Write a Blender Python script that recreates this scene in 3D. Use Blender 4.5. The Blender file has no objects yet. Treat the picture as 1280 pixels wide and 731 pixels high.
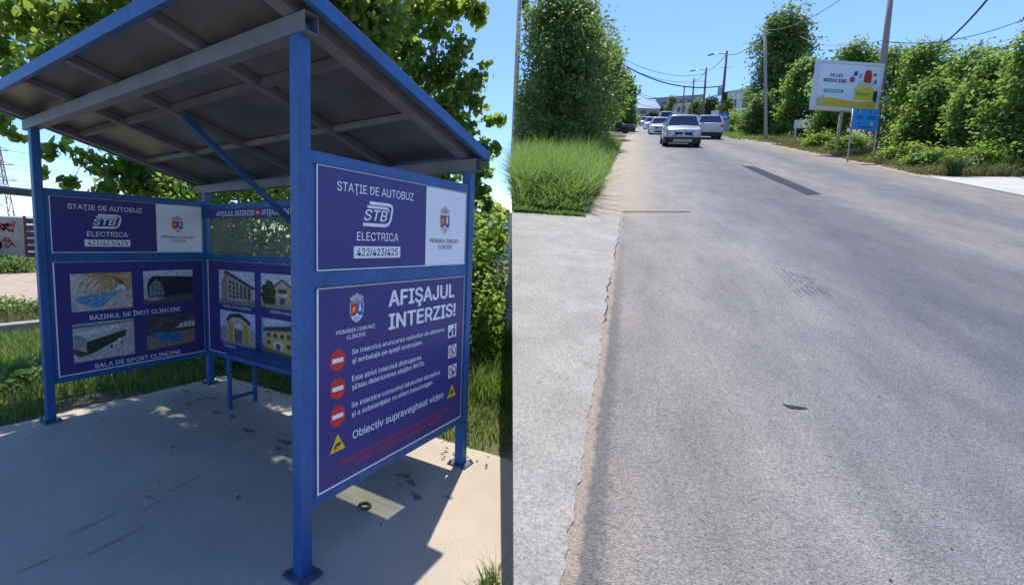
import bpy, math, random
import numpy as np
from mathutils import Vector, Matrix

R = math.radians
SC = bpy.context.scene
COL = SC.collection
random.seed(7)
RNG = np.random.default_rng(11)

# ------------------------------------------------------------------ camera, sky, sun, exposure
CAM = Vector((1.69116, -1.46972, 1.60965))
RIGHT = Vector((0.813011, 0.581942, 0.018873)).normalized()
DOWN = Vector((0.073973, -0.071085, -0.994724)).normalized()
FWD = RIGHT.cross(DOWN)
cd = bpy.data.cameras.new('camera')
cam = bpy.data.objects.new('camera', cd); COL.objects.link(cam)
m = Matrix.Identity(4)
for i in range(3):
    m[i][0] = RIGHT[i]; m[i][1] = -DOWN[i]; m[i][2] = -FWD[i]; m[i][3] = CAM[i]
cam.matrix_world = m
cd.sensor_width = 36.0; cd.lens = 36.0 * 600 / 1280
cd.shift_x = (640 - 520) / 1280
cd.clip_start = 0.05; cd.clip_end = 6000
SC.camera = cam

SUN_EL, SUN_AZ = R(63.5), math.atan2(-0.31, 0.95)
SUN_DIR = Vector((math.sin(SUN_AZ) * math.cos(SUN_EL), math.cos(SUN_AZ) * math.cos(SUN_EL), math.sin(SUN_EL)))
w = bpy.data.worlds.new('World'); SC.world = w; w.use_nodes = True
nt = w.node_tree
bg = nt.nodes['Background']
sky = nt.nodes.new('ShaderNodeTexSky'); sky.sky_type = 'NISHITA'; sky.sun_disc = False
sky.sun_elevation = SUN_EL; sky.sun_rotation = SUN_AZ
sky.air_density = 0.9; sky.dust_density = 0.45; sky.ozone_density = 3.0
hs = nt.nodes.new('ShaderNodeHueSaturation'); hs.inputs['Saturation'].default_value = 1.24; hs.inputs['Hue'].default_value = .512
nt.links.new(sky.outputs[0], hs.inputs['Color']); nt.links.new(hs.outputs[0], bg.inputs[0]); bg.inputs[1].default_value = 0.148
sl = bpy.data.lights.new('sun', 'SUN'); sl.energy = 3.3; sl.angle = R(0.5); sl.color = (1.0, 0.94, 0.85)
so = bpy.data.objects.new('sun', sl); COL.objects.link(so)
so.rotation_euler = SUN_DIR.to_track_quat('Z', 'Y').to_euler()
SC.view_settings.view_transform = 'Standard'
SC.view_settings.look = 'None'
SC.view_settings.exposure = 0.80
SC.view_settings.gamma = 1.0
SC.cycles.max_bounces = 6
SC.cycles.transparent_max_bounces = 12

# ------------------------------------------------------------------ frames of reference
# the pad under the shelter is level (z = 0); the street climbs away beside it at about 13.6 degrees
RO = Vector((1.48422, -1.13030, 0.05980))
RT = Vector((-0.2027, 0.9506, 0.2353)).normalized()
RN = Vector((0.1294, -0.2121, 0.9686)); RN = (RN - RN.dot(RT) * RT).normalized()
RS = RT.cross(RN).normalized()
def RP(s, t, k=0.0):
    return RO + s * RS + t * RT + k * RN
ROADM = Matrix(((RS.x, RT.x, RN.x, RO.x), (RS.y, RT.y, RN.y, RO.y), (RS.z, RT.z, RN.z, RO.z), (0, 0, 0, 1)))
def at(u, v, depth):
    """a point at a measured distance in the direction surveyed on the photograph"""
    return CAM + depth * (FWD + (u - 520) / 600 * RIGHT + (v - 365) / 600 * DOWN)

# ------------------------------------------------------------------ materials
MATS = {}
def _new(name):
    mt = bpy.data.materials.new(name); mt.use_nodes = True
    n = mt.node_tree; p = n.nodes['Principled BSDF']
    return mt, n, p
def mat(name, col, rough=0.6, metal=0.0, var=0.15, scale=6.0, bump=0.0, bscale=80.0, stretch=(1, 1, 1), coat=0.0, spec=0.5, dirt=None, grain=None):
    """principled with a noise-varied base colour and an optional bump"""
    if name in MATS: return MATS[name]
    mt, n, p = _new(name)
    p.inputs['Roughness'].default_value = rough; p.inputs['Metallic'].default_value = metal
    p.inputs['Coat Weight'].default_value = coat; p.inputs['Specular IOR Level'].default_value = spec
    tc = n.nodes.new('ShaderNodeTexCoord'); mp = n.nodes.new('ShaderNodeMapping'); mp.inputs['Scale'].default_value = stretch
    n.links.new(tc.outputs['Object'], mp.inputs[0])
    no = n.nodes.new('ShaderNodeTexNoise'); no.inputs['Scale'].default_value = scale; no.inputs['Detail'].default_value = 6; no.inputs['Roughness'].default_value = 0.6
    n.links.new(mp.outputs[0], no.inputs['Vector'])
    cr = n.nodes.new('ShaderNodeValToRGB'); cr.color_ramp.elements[0].position = 0.3; cr.color_ramp.elements[1].position = 0.7
    cr.color_ramp.elements[0].color = tuple(c * (1 - var) for c in col) + (1,)
    cr.color_ramp.elements[1].color = tuple(min(1, c * (1 + var)) for c in col) + (1,)
    n.links.new(no.outputs[0], cr.inputs[0]); out = cr.outputs[0]
    if dirt:
        n2 = n.nodes.new('ShaderNodeTexNoise'); n2.inputs['Scale'].default_value = dirt[1]; n2.inputs['Detail'].default_value = 8; n2.inputs['Roughness'].default_value = 0.7
        n.links.new(mp.outputs[0], n2.inputs['Vector'])
        r2 = n.nodes.new('ShaderNodeValToRGB'); r2.color_ramp.elements[0].position = dirt[2]; r2.color_ramp.elements[1].position = dirt[2] + 0.12
        n.links.new(n2.outputs[0], r2.inputs[0])
        mx = n.nodes.new('ShaderNodeMixRGB'); mx.inputs[2].default_value = tuple(dirt[0]) + (1,)
        n.links.new(r2.outputs[0], mx.inputs[0]); n.links.new(out, mx.inputs[1]); out = mx.outputs[0]
    if grain:
        n3 = n.nodes.new('ShaderNodeTexNoise'); n3.inputs['Scale'].default_value = grain[0]; n3.inputs['Detail'].default_value = 2; n3.inputs['Roughness'].default_value = 0.75
        n.links.new(mp.outputs[0], n3.inputs['Vector'])
        r3 = n.nodes.new('ShaderNodeValToRGB'); r3.color_ramp.elements[0].position = .30; r3.color_ramp.elements[1].position = .66
        r3.color_ramp.elements[0].color = (1 - grain[1],) * 3 + (1,); r3.color_ramp.elements[1].color = (1 + grain[1] * .5,) * 3 + (1,)
        n.links.new(n3.outputs[0], r3.inputs[0])
        m3 = n.nodes.new('ShaderNodeMixRGB'); m3.blend_type = 'MULTIPLY'; m3.inputs[0].default_value = 1
        n.links.new(out, m3.inputs[1]); n.links.new(r3.outputs[0], m3.inputs[2]); out = m3.outputs[0]
    n.links.new(out, p.inputs['Base Color'])
    if bump:
        nb = n.nodes.new('ShaderNodeTexNoise'); nb.inputs['Scale'].default_value = bscale; nb.inputs['Detail'].default_value = 4
        n.links.new(mp.outputs[0], nb.inputs['Vector'])
        b = n.nodes.new('ShaderNodeBump'); b.inputs['Strength'].default_value = bump; b.inputs['Distance'].default_value = 0.01
        n.links.new(nb.outputs[0], b.inputs['Height']); n.links.new(b.outputs[0], p.inputs['Normal'])
    MATS[name] = mt
    return mt
def flat(col, rough=0.45):
    """printed ink: a colour with a very slight unevenness"""
    k = 'ink_%d_%d_%d' % tuple(int(c * 999) for c in col)
    return mat(k, col, rough, var=0.06, scale=9, spec=0.35)
def leafmat(name, dark, light, trans, tw=0.45, rough=0.45, spot=None):
    if name in MATS: return MATS[name]
    mt, n, p = _new(name)
    a = n.nodes.new('ShaderNodeAttribute'); a.attribute_name = 'tint'
    cr = n.nodes.new('ShaderNodeValToRGB'); e = cr.color_ramp.elements
    e[0].color = dark + (1,); e[1].color = light + (1,)
    if spot:
        e[1].position = 0.93; x = cr.color_ramp.elements.new(0.97); x.color = spot + (1,)
    n.links.new(a.outputs['Fac'], cr.inputs[0]); n.links.new(cr.outputs[0], p.inputs['Base Color'])
    p.inputs['Roughness'].default_value = rough + .12; p.inputs['Specular IOR Level'].default_value = 0.22
    tr = n.nodes.new('ShaderNodeBsdfTranslucent')
    mx2 = n.nodes.new('ShaderNodeMixRGB'); mx2.inputs[0].default_value = 0.6; mx2.inputs[2].default_value = trans + (1,)
    n.links.new(cr.outputs[0], mx2.inputs[1]); n.links.new(mx2.outputs[0], tr.inputs[0])
    mx = n.nodes.new('ShaderNodeMixShader'); mx.inputs[0].default_value = tw
    n.links.new(p.outputs[0], mx.inputs[1]); n.links.new(tr.outputs[0], mx.inputs[2])
    n.links.new(mx.outputs[0], n.nodes['Material Output'].inputs[0])
    MATS[name] = mt
    return mt

M_BLUE = mat('blue_paint', (0.022, 0.105, 0.305), 0.45, var=0.16, scale=3.5, bump=0.06, bscale=60, dirt=((0.085, 0.095, 0.13), 17, 0.61), grain=(30, .22))
M_GREYSTEEL = mat('grey_primer', (0.14, 0.145, 0.175), 0.5, var=0.2, scale=7, dirt=((0.12, 0.08, 0.06), 9, 0.62))
M_ROOF = mat('smoked_roof_sheet', (0.115, 0.115, 0.122), 0.28, var=0.3, scale=2.5, spec=0.5)
M_NAVY = mat('navy_print', (0.048, 0.044, 0.20), 0.4, var=0.1, scale=2.2, spec=0.35, dirt=((.075, .07, .20), 5, .66))
M_WHITE = mat('white_print', (0.86, 0.86, 0.88), 0.45, var=0.03, scale=4)
M_STEEL = mat('galvanised_steel', (0.42, 0.43, 0.44), 0.45, 0.6, var=0.15, scale=12)
M_RUST = mat('rusty_steel', (0.12, 0.06, 0.035), 0.8, var=0.4, scale=20)
M_BARK = mat('bark', (0.085, 0.065, 0.045), 0.9, var=0.4, scale=9, bump=0.5, bscale=25, stretch=(1, 1, .25))
M_CONCPOLE = mat('pole_concrete', (0.34, 0.31, 0.28), 0.85, var=0.15, scale=8)
M_WOODPOLE = mat('pole_wood', (0.2, 0.155, 0.12), 0.85, var=0.25, scale=8, stretch=(1, 1, .2))
M_BLACK = mat('black_plastic', (0.015, 0.015, 0.017), 0.5, var=0.2)
M_RUBBER = mat('tyre_rubber', (0.018, 0.018, 0.018), 0.8, var=0.2)
M_WIRE = mat('cable_sheath', (0.05, 0.05, 0.055), 0.6, var=0.1)
M_GLASSD = mat('car_glass', (0.02, 0.035, 0.05), 0.06, var=0.5, scale=3, spec=0.9)
M_CHROME = mat('bright_metal', (0.6, 0.6, 0.62), 0.25, 0.9, var=0.08)

# ------------------------------------------------------------------ mesh building
class MB:
    def __init__(self): self.v = []; self.f = []; self.mi = []; self.mats = []
    def m(self, mt):
        if mt not in self.mats: self.mats.append(mt)
        return self.mats.index(mt)
    def add(self, vs, fs, mt):
        b = len(self.v); k = self.m(mt)
        self.v += [tuple(p) for p in vs]
        for f in fs: self.f.append(tuple(b + i for i in f)); self.mi.append(k)
        return self
    def box(self, lo, hi, mt):
        (x0, y0, z0), (x1, y1, z1) = lo, hi
        return self.add([(x0, y0, z0), (x1, y0, z0), (x1, y1, z0), (x0, y1, z0), (x0, y0, z1), (x1, y0, z1), (x1, y1, z1), (x0, y1, z1)],
                        [(0, 3, 2, 1), (4, 5, 6, 7), (0, 1, 5, 4), (1, 2, 6, 5), (2, 3, 7, 6), (3, 0, 4, 7)], mt)
    def bar(self, a, b, wd, ht, mt, up=(0, 0, 1)):
        """rectangular bar from a to b; wd across, ht along 'up'"""
        a = Vector(a); b = Vector(b); d = (b - a).normalized(); u = Vector(up)
        if abs(d.dot(u)) > .99: u = Vector((0, 1, 0))
        s = d.cross(u).normalized(); u = s.cross(d).normalized()
        vs = []
        for p in (a, b):
            for sx, sz in ((-1, -1), (1, -1), (1, 1), (-1, 1)): vs.append(p + s * sx * wd / 2 + u * sz * ht / 2)
        return self.add(vs, [(3, 2, 1, 0), (4, 5, 6, 7), (0, 1, 5, 4), (1, 2, 6, 5), (2, 3, 7, 6), (3, 0, 4, 7)], mt)
    def tube(self, pts, rad, mt, n=8, cap=True):
        pts = [Vector(p) for p in pts]
        if not hasattr(rad, '__len__'): rad = [rad] * len(pts)
        vs = []; fs = []
        ref = None
        for i, p in enumerate(pts):
            d = (pts[min(i + 1, len(pts) - 1)] - pts[max(i - 1, 0)]).normalized()
            if ref is None: ref = d.orthogonal().normalized()
            ref = (ref - ref.dot(d) * d).normalized(); o = d.cross(ref)
            for k in range(n):
                a = 2 * math.pi * k / n; vs.append(p + rad[i] * (math.cos(a) * ref + math.sin(a) * o))
        for i in range(len(pts) - 1):
            for k in range(n): fs.append((i * n + k, i * n + (k + 1) % n, (i + 1) * n + (k + 1) % n, (i + 1) * n + k))
        if cap: fs.append(tuple(range(n - 1, -1, -1))); fs.append(tuple(len(vs) - n + k for k in range(n)))
        return self.add(vs, fs, mt)
    def prism(self, poly, z0, z1, mt, mtop=None):
        n = len(poly); vs = [(x, y, z0) for x, y in poly] + [(x, y, z1) for x, y in poly]
        self.add(vs, [tuple(range(n - 1, -1, -1))] + [(i, (i + 1) % n, n + (i + 1) % n, n + i) for i in range(n)], mt)
        return self.add([(x, y, z1) for x, y in poly], [tuple(range(n))], mtop or mt)
    # flat artwork in a local (x, y) plane, stacked by layer
    def poly(self, pts, mt, layer=1):
        pts = list(pts); z = 0.0006 * layer
        a = sum(pts[i][0] * pts[(i + 1) % len(pts)][1] - pts[(i + 1) % len(pts)][0] * pts[i][1] for i in range(len(pts)))
        if a < 0: pts = pts[::-1]
        return self.add([(x, y, z) for x, y in pts], [tuple(range(len(pts)))], mt)
    def rect(self, x0, y0, x1, y1, mt, layer=1): return self.poly([(x0, y0), (x1, y0), (x1, y1), (x0, y1)], mt, layer)
    def disc(self, cx, cy, rx, ry, mt, layer=1, n=28): return self.poly([(cx + rx * math.cos(2 * math.pi * k / n), cy + ry * math.sin(2 * math.pi * k / n)) for k in range(n)], mt, layer)
    def stroke(self, pts, wx, wy, mt, layer=1):
        """polyline with width; wx, wy are the half widths across x and y"""
        for i in range(len(pts) - 1):
            (x0, y0), (x1, y1) = pts[i], pts[i + 1]
            L = math.hypot((x1 - x0) / wx, (y1 - y0) / wy) or 1e-9
            nx, ny = -(y1 - y0) / wy / L * wx, (x1 - x0) / wx / L * wy
            self.poly([(x0 + nx, y0 + ny), (x0 - nx, y0 - ny), (x1 - nx, y1 - ny), (x1 + nx, y1 + ny)], mt, layer)
        return self
    def mesh(self, name, smooth=False):
        me = bpy.data.meshes.new(name); me.from_pydata(self.v, [], self.f)
        for mt in self.mats: me.materials.append(mt)
        me.polygons.foreach_set('material_index', self.mi)
        if smooth: me.polygons.foreach_set('use_smooth', [True] * len(me.polygons))
        me.update(); return me
def link(name, me, parent=None, smooth=None, bevel=0, mw=None, loc=None):
    if isinstance(me, MB): me = me.mesh(name, bool(smooth))
    o = bpy.data.objects.new(name, me); COL.objects.link(o)
    if parent is not None: o.parent = parent
    if mw is not None: o.matrix_world = mw
    if loc is not None: o.location = loc
    if bevel:
        b = o.modifiers.new('bevel', 'BEVEL'); b.width = bevel; b.segments = 2; b.limit_method = 'ANGLE'
    return o
def tag(o, label, cat, group=None):
    o['label'] = label; o['category'] = cat
    if group: o['group'] = group
    return o
def thing(name, label, cat, loc=(0, 0, 0), group=None, mw=None):
    o = bpy.data.objects.new(name, None); COL.objects.link(o); o.empty_display_size = 0.2
    if mw is not None: o.matrix_world = mw
    else: o.location = loc
    return tag(o, label, cat, group)
def struct(name, me, mw=None, kind='structure', **k):
    o = link(name, me, mw=mw, **k); o['kind'] = kind; return o
def frame(origin, x, y, z):
    return Matrix(((x[0], y[0], z[0], origin[0]), (x[1], y[1], z[1], origin[1]), (x[2], y[2], z[2], origin[2]), (0, 0, 0, 1)))
def np_mesh(name, V, F, mt, tint=None):
    """V (n,3), F (m,k) arrays -> mesh with a float 'tint' attribute per point"""
    me = bpy.data.meshes.new(name); k = F.shape[1]
    me.vertices.add(len(V)); me.vertices.foreach_set('co', V.astype(np.float32).ravel())
    me.loops.add(F.size); me.loops.foreach_set('vertex_index', F.astype(np.int32).ravel())
    me.polygons.add(len(F)); me.polygons.foreach_set('loop_start', (np.arange(len(F)) * k).astype(np.int32))
    me.materials.append(mt)
    me.update(calc_edges=True)
    if tint is not None:
        a = me.attributes.new('tint', 'FLOAT', 'POINT'); a.data.foreach_set('value', tint.astype(np.float32))
    return me

# ------------------------------------------------------------------ lettering
_caps = {}
try:      # the sans serif that ships inside Blender; the built-in face otherwise
    FONT = bpy.data.fonts.load(bpy.utils.system_resource('DATAFILES', path='fonts') + '/Inter.woff2')
except Exception:
    FONT = None
def glyphs(body, bold=0.02, shear=0.0):
    cu = bpy.data.curves.new('lettering_curve', 'FONT'); cu.body = body; cu.size = 1.0; cu.offset = 0.0 if FONT else bold; cu.shear = shear
    cu.resolution_u = 3
    if FONT: cu.font = FONT
    cu.fill_mode = 'FRONT'
    o = bpy.data.objects.new('lettering_curve', cu); COL.objects.link(o)
    dg = bpy.context.evaluated_depsgraph_get(); dg.update()
    me = o.evaluated_get(dg).to_mesh()
    V = [(v.co.x, v.co.y) for v in me.vertices]; F = [tuple(p.vertices) for p in me.polygons]
    o.evaluated_get(dg).to_mesh_clear()
    bpy.data.objects.remove(o); bpy.data.curves.remove(cu)
    return V, F
def text(mb, body, x0, x1, y0, cap, mt, layer=2, bold=0.02, shear=0.0, xh=False):
    """lettering fitted from x0 to x1, baseline y0, capital height cap"""
    V, F = glyphs(body, bold, shear)
    if not V: return mb
    key = (bold, shear)
    if key not in _caps:
        h, _ = glyphs('H', bold, shear); _caps[key] = (min(p[1] for p in h), max(p[1] for p in h))
    c0, c1 = _caps[key]
    xa, xb = min(p[0] for p in V), max(p[0] for p in V)
    vs = [(x0 + (x - xa) / (xb - xa) * (x1 - x0), y0 + (y - c0) / (c1 - c0) * cap, 0.0006 * layer) for x, y in V]
    def area(f): return sum(vs[f[i]][0] * vs[f[(i + 1) % len(f)]][1] - vs[f[(i + 1) % len(f)]][0] * vs[f[i]][1] for i in range(len(f)))
    F = [f if area(f) > 0 else f[::-1] for f in F]
    w = bold * .62 * cap if FONT else 0      # heavier strokes: the same outlines printed again, shifted by a stroke's fraction
    for i, (dx, dy) in enumerate(((0, 0), (-1, 0), (1, 0), (0, .6), (0, -.6)) if w else ((0, 0),)):
        mb.add([(x + dx * w, y + dy * w, z + i * .00005) for x, y, z in vs], F, mt)
    return mb

INK_W = flat((0.84, 0.84, 0.88)); INK_K = flat((0.02, 0.02, 0.025)); INK_R = flat((0.62, 0.04, 0.035)); INK_RT = flat((0.55, 0.06, 0.09))
INK_Y = flat((0.80, 0.55, 0.03)); INK_B = flat((0.03, 0.12, 0.45)); INK_S = flat((0.45, 0.46, 0.47)); INK_G = flat((0.28, 0.28, 0.28))
INK_SKY = flat((0.42, 0.52, 0.68))

def emblem_on(panel, x0, y0, x1, y1):
    """municipal coat of arms: mural crown over a red and blue shield with waves"""
    W, H = x1 - x0, y1 - y0
    P = lambda l: [(x0 + a * W, y0 + b * H) for a, b in l]
    mb = MB()
    shield = [(0.03, .70), (.97, .70), (.97, .36), (.88, .18), (.70, .06), (.5, 0), (.30, .06), (.12, .18), (.03, .36)]
    mb.poly(P(shield), INK_S, 2)
    ins = [(0.5 + (a - .5) * .86, .37 + (b - .37) * .90) for a, b in shield]
    mb.poly(P([(.10, .665), (.5, .665), (.5, .24), (.10, .24), (.10, .36)]), INK_R, 3)
    mb.poly(P([(.5, .665), (.90, .665), (.90, .24), (.5, .24)]), INK_B, 3)
    mb.poly(P([(.12, .235), (.88, .235), (.80, .14), (.66, .075), (.5, .035), (.34, .075), (.20, .14)]), INK_W, 3)
    for k in range(3): mb.poly(P([(.22 + .08 * k, .20 - .055 * k), (.78 - .08 * k, .20 - .055 * k), (.75 - .08 * k, .175 - .055 * k), (.25 + .08 * k, .175 - .055 * k)]), INK_B, 4)
    mb.poly(P([(.5, .33), (.63, .235), (.37, .235)]), INK_W, 4)
    mb.disc(x0 + .30 * W, y0 + .50 * H, .10 * W, .05 * H, INK_Y, 4, 10); mb.disc(x0 + .27 * W, y0 + .42 * H, .08 * W, .045 * H, INK_Y, 4, 10)
    mb.poly(P([(.64, .60), (.76, .60), (.78, .38), (.62, .38)]), INK_W, 4); mb.disc(x0 + .70 * W, y0 + .60 * H, .08 * W, .035 * H, INK_W, 4, 10)
    mb.poly(P([(.12, .73), (.88, .73), (.97, .88), (.82, .87), (.80, .95), (.64, .92), (.60, 1.0), (.40, 1.0), (.36, .92), (.20, .95), (.18, .87), (.03, .88)]), INK_S, 2)
    mb.poly(P([(.40, .76), (.60, .76), (.60, .86), (.40, .86)]), INK_G, 3)
    return link('emblem', mb, panel)

def no_entry_on(panel, cx, cy, rx, ry):
    mb = MB(); mb.disc(cx, cy, rx, ry, INK_R, 2); mb.rect(cx - rx * .72, cy - ry * .2, cx + rx * .72, cy + ry * .2, INK_W, 3)
    return link('no_entry_symbol', mb, panel)

# ------------------------------------------------------------------ the bus shelter
W_, D_ = 3.2667, 1.5086
ZU1, ZU0, ZL1, ZL0 = 1.9616, 1.4748, 1.3953, 0.3836
shelter = thing('bus_shelter', 'blue steel bus shelter with sloping roof and navy sign panels', 'bus shelter', (0, 0, 0))
def roofz(y): return 2.575 - 0.25 * y
PW = 0.067
for (x, y, h) in ((0, 0, roofz(0) - .03), (-W_, 0, roofz(0) - .03), (0, D_, roofz(D_) - .03), (-W_, D_, roofz(D_) - .03)):
    mb = MB().box((x - PW / 2, y - PW / 2, .012), (x + PW / 2, y + PW / 2, h), M_BLUE)
    p = link('post', mb, shelter, bevel=.006)
    link('base_plate', MB().box((x - .075, y - .068, .002), (x + .075, y + .068, .013), mat('plate_steel', (.06, .09, .16), .6, var=.3)), p, bevel=.002)
    for dx, dy in ((-.058, -.050), (.058, -.050), (.058, .050), (-.058, .050)): link('anchor_bolt', MB().tube([(x + dx, y + dy, .013), (x + dx, y + dy, .03)], .009, M_RUST, 6), p)
link('back_post', MB().box((-1.79, D_ - .03, .012), (-1.73, D_ + .03, roofz(D_) - .04), M_BLUE), shelter, bevel=.004)
# headers under the roof
def header(y, h0):
    z = roofz(y)
    mb = MB()
    x0, x1, a, b, g = -W_ - .13, .075, z - .085, z - .005, .004
    mb.box((x0, y - .04, a), (x1, y - .04 + g, b), M_GREYSTEEL); mb.box((x0, y + .04 - g, a), (x1, y + .04, b), M_GREYSTEEL)
    mb.box((x0, y - .04 + g, a), (x1, y + .04 - g, a + g), M_GREYSTEEL); mb.box((x0, y - .04 + g, b - g), (x1, y + .04 - g, b), M_GREYSTEEL)
    return link('header_beam', mb, shelter)
header(0.0, 0); header(D_, 0)
for x in (-2.45, -1.74, -0.75):
    link('rafter', MB().bar((x, -.27, roofz(-.27) + .024), (x, 1.55, roofz(1.55) + .024), .055, .05, M_GREYSTEEL), shelter, bevel=.003)
link('rafter', MB().bar((-.03, -.27, roofz(-.27) + .022), (-.03, 1.55, roofz(1.55) + .022), .075, .055, M_GREYSTEEL), shelter, bevel=.003)
link('rafter', MB().bar((-3.33, -.27, roofz(-.27) + .022), (-3.33, 1.55, roofz(1.55) + .022), .075, .055, M_GREYSTEEL), shelter, bevel=.003)
for y in (.355, .935):
    mb = MB()
    for xa, xb in ((-3.29, -2.48), (-2.42, -1.77), (-1.71, -.78), (-.72, -.07)):
        mb.bar((xa, y, roofz(y) + .03), (xb, y, roofz(y) + .03), .05, .04, M_GREYSTEEL)
    link('purlin', mb, shelter)
mb = MB(); ys = (-.285, 1.565); xs = (-3.43, .085)
ya, yb = ys
for z0, z1 in ((.052, .062),):
    vs = []
    for y in ys:
        for x in xs:
            vs += [(x, y, roofz(y) + z0), (x, y, roofz(y) + z1)]
    mb.add(vs, [(0, 4, 6, 2), (1, 3, 7, 5), (0, 2, 3, 1), (4, 5, 7, 6), (0, 1, 5, 4), (2, 6, 7, 3)], M_ROOF)
link('roof_sheet', mb, shelter)
link('roof_edge', MB().box((-3.47, ya - .035, roofz(ya) - .005), (.118, ya, roofz(ya) + .072), M_BLUE), shelter, bevel=.005)
link('roof_edge', MB().box((-3.47, yb, roofz(yb) + .0), (.118, yb + .03, roofz(yb) + .07), M_BLUE), shelter, bevel=.005)
for x in (.087, -3.465):
    link('roof_edge', MB().bar((x + .015, ya + .002, roofz(ya) + .036), (x + .015, yb - .002, roofz(yb) + .036), .03, .066, M_BLUE), shelter, bevel=.004)
link('brace', MB().bar((-1.72, .42, roofz(.42) + .01), (-1.75, D_ - .035, 1.74), .042, .042, M_BLUE), shelter, bevel=.004)
for x, y in ((.03, .0), (.03, D_), (-W_, D_)):
    pass
# rails round the panels: two side walls and the back wall
def rails_side(x):
    for z0, z1 in ((ZU1, ZU1 + .058), (ZL1, ZU0), (ZL0 - .055, ZL0)):
        link('rail', MB().box((x - .024, PW / 2 - .002, z0), (x + .024, D_ - PW / 2 + .002, z1), M_BLUE), shelter, bevel=.004)
    for ya_, yb_ in ((PW / 2 - .001, .072), (D_ - .072, D_ - PW / 2 + .001)):
        link('stile', MB().box((x - .022, ya_, ZL0 + .001), (x + .022, yb_, ZU1 - .001), M_BLUE), shelter, bevel=.002)
rails_side(0.0); rails_side(-W_)
for z0, z1 in ((1.925, 1.985), (1.40, 1.455), (.335, .39)):
    for xa, xb in ((-W_ + PW / 2 - .002, -1.79), (-1.73, -PW / 2 + .002)):
        link('rail', MB().box((xa, D_ - .027, z0), (xb, D_ + .027, z1), M_BLUE), shelter, bevel=.004)

def panel(name, origin, xaxis, W, H, thick=.012, mt=None, label=None):
    """board whose artwork lies in its local x-y plane, facing local +z"""
    x = Vector(xaxis); y = Vector((0, 0, 1)); z = x.cross(y)
    o = link(name, MB().box((0, 0, -thick), (W, H, 0), mt or M_NAVY), shelter)
    o.matrix_world = frame(Vector(origin), x, y, z)
    if label: o['label'] = label
    return o
def trim(pn, W, H, t=.006):
    mb = MB()
    mb.box((0, 0, .0), (W, t, .004), M_WHITE); mb.box((0, H - t, 0), (W, H, .004), M_STEEL)
    mb.box((0, t, 0), (t * 1.2, H - t, .004), M_WHITE); mb.box((W - t, t, 0), (W, H - t, .004), M_STEEL)
    link('trim', mb, pn)
def letters(pn, items, W, H, mt=INK_W, bold=.02):
    for it in items:
        body, u0, u1, v0, v1 = it[:5]
        mb = MB(); text(mb, body, u0 * W, u1 * W, v0 * H, (v1 - v0) * H, it[5] if len(it) > 5 else mt, 2, it[6] if len(it) > 6 else bold)
        link('lettering', mb, pn)
Y0, Y1 = .068, D_ - .068
PWD = Y1 - Y0
def upper_sign(x):
    H = ZU1 - ZU0; W = PWD
    pn = panel('sign_panel', (x, Y0, ZU0), (0, 1, 0), W, H, label='navy bus stop panel with route numbers beside a white crest field')
    link('white_field', MB().rect(.646 * W, .012 * H, .994 * W, .986 * H, M_WHITE, 1), pn)
    letters(pn, [('STAŢIE DE AUTOBUZ', .097, .548, .785, .872), ('ELECTRICA', .199, .448, .30, .388)], W, H)
    mb = MB(); mb.rect(.182 * W, .114 * H, .462 * W, .24 * H, INK_W, 2); text(mb, '422/423/425', .20 * W, .445 * W, .138 * H, .08 * H, INK_K, 3, .03)
    link('number_plate', mb, pn)
    # operator logo: slanted letters inside a rounded ribbon open to the left
    lx, ly, lw, lh = .232 * W, .462 * H, .178 * W, .245 * H
    q = lambda l: [(lx + a * lw, ly + b * lh) for a, b in l]
    mb = MB()
    mb.stroke(q([(.20, .97), (.86, .97), (.94, .93), (.985, .84), (.97, .70), (.93, .36), (.88, .16), (.80, .06), (.70, .03), (.0, .03)]), .0075, .0085, INK_W, 2)
    mb.stroke(q([(.13, .80), (.80, .80), (.84, .76), (.84, .66)]), .006, .0065, INK_W, 2)
    text(mb, 'STB', lx + .03 * lw, lx + .80 * lw, ly + .22 * lh, .46 * lh, INK_W, 3, .05, .25)
    link('logo', mb, pn)
    emblem_on(pn, .757 * W, .41 * H, .848 * W, .77 * H)
    letters(pn, [('PRIMĂRIA COMUNEI', .68, .93, .295, .345, INK_K), ('CLINCENI', .748, .868, .215, .268, INK_K)], W, H)
    trim(pn, W, H, .005)
    return pn
upper_sign(.0265 - .0); upper_sign(-W_ + .0265)

# lower right panel: the rules
H = ZL1 - ZL0; W = PWD
rules = panel('sign_panel', (.0265, Y0, ZL0), (0, 1, 0), W, H, label='navy rules panel with red no entry discs and bold AFIŞAJUL INTERZIS')
letters(rules, [('PRIMĂRIA COMUNEI', .093, .305, .764, .783), ('CLINCENI', .148, .251, .731, .751)], W, H, bold=.03)
letters(rules, [('AFIŞAJUL', .393, .903, .866, .950), ('INTERZIS!', .395, .917, .737, .820)], W, H, bold=.10)
letters(rules, [('Se interzice aruncarea resturilor de alimente', .176, .82, .649, .674), ('şi ambalaje pe spaţii amenajate.', .178, .637, .602, .628),
    ('Este strict interzisă distrugerea', .177, .628, .509, .536), ('şi/sau deteriorarea staţiilor RATB.', .177, .657, .465, .492),
    ('Se interzice consumul băuturilor alcoolice', .175, .789, .370, .397), ('şi a substanţelor cu efect halucinogen.', .177, .732, .322, .349),
    ('Obiectiv supravegheat video', .182, .825, .202, .244)], W, H, bold=.03)
letters(rules, [('Nerespectarea atrage sancţionarea contravenţională', .123, .878, .093, .121, INK_RT), ('conform prevederilor legislaţiei în vigoare.', .197, .816, .053, .082, INK_RT)], W, H, bold=.02)
emblem_on(rules, .160 * W, .808 * H, .242 * W, .958 * H)
for v in (.637, .495, .356): no_entry_on(rules, .102 * W, v * H, .039 * W, .0535 * H)
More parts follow.
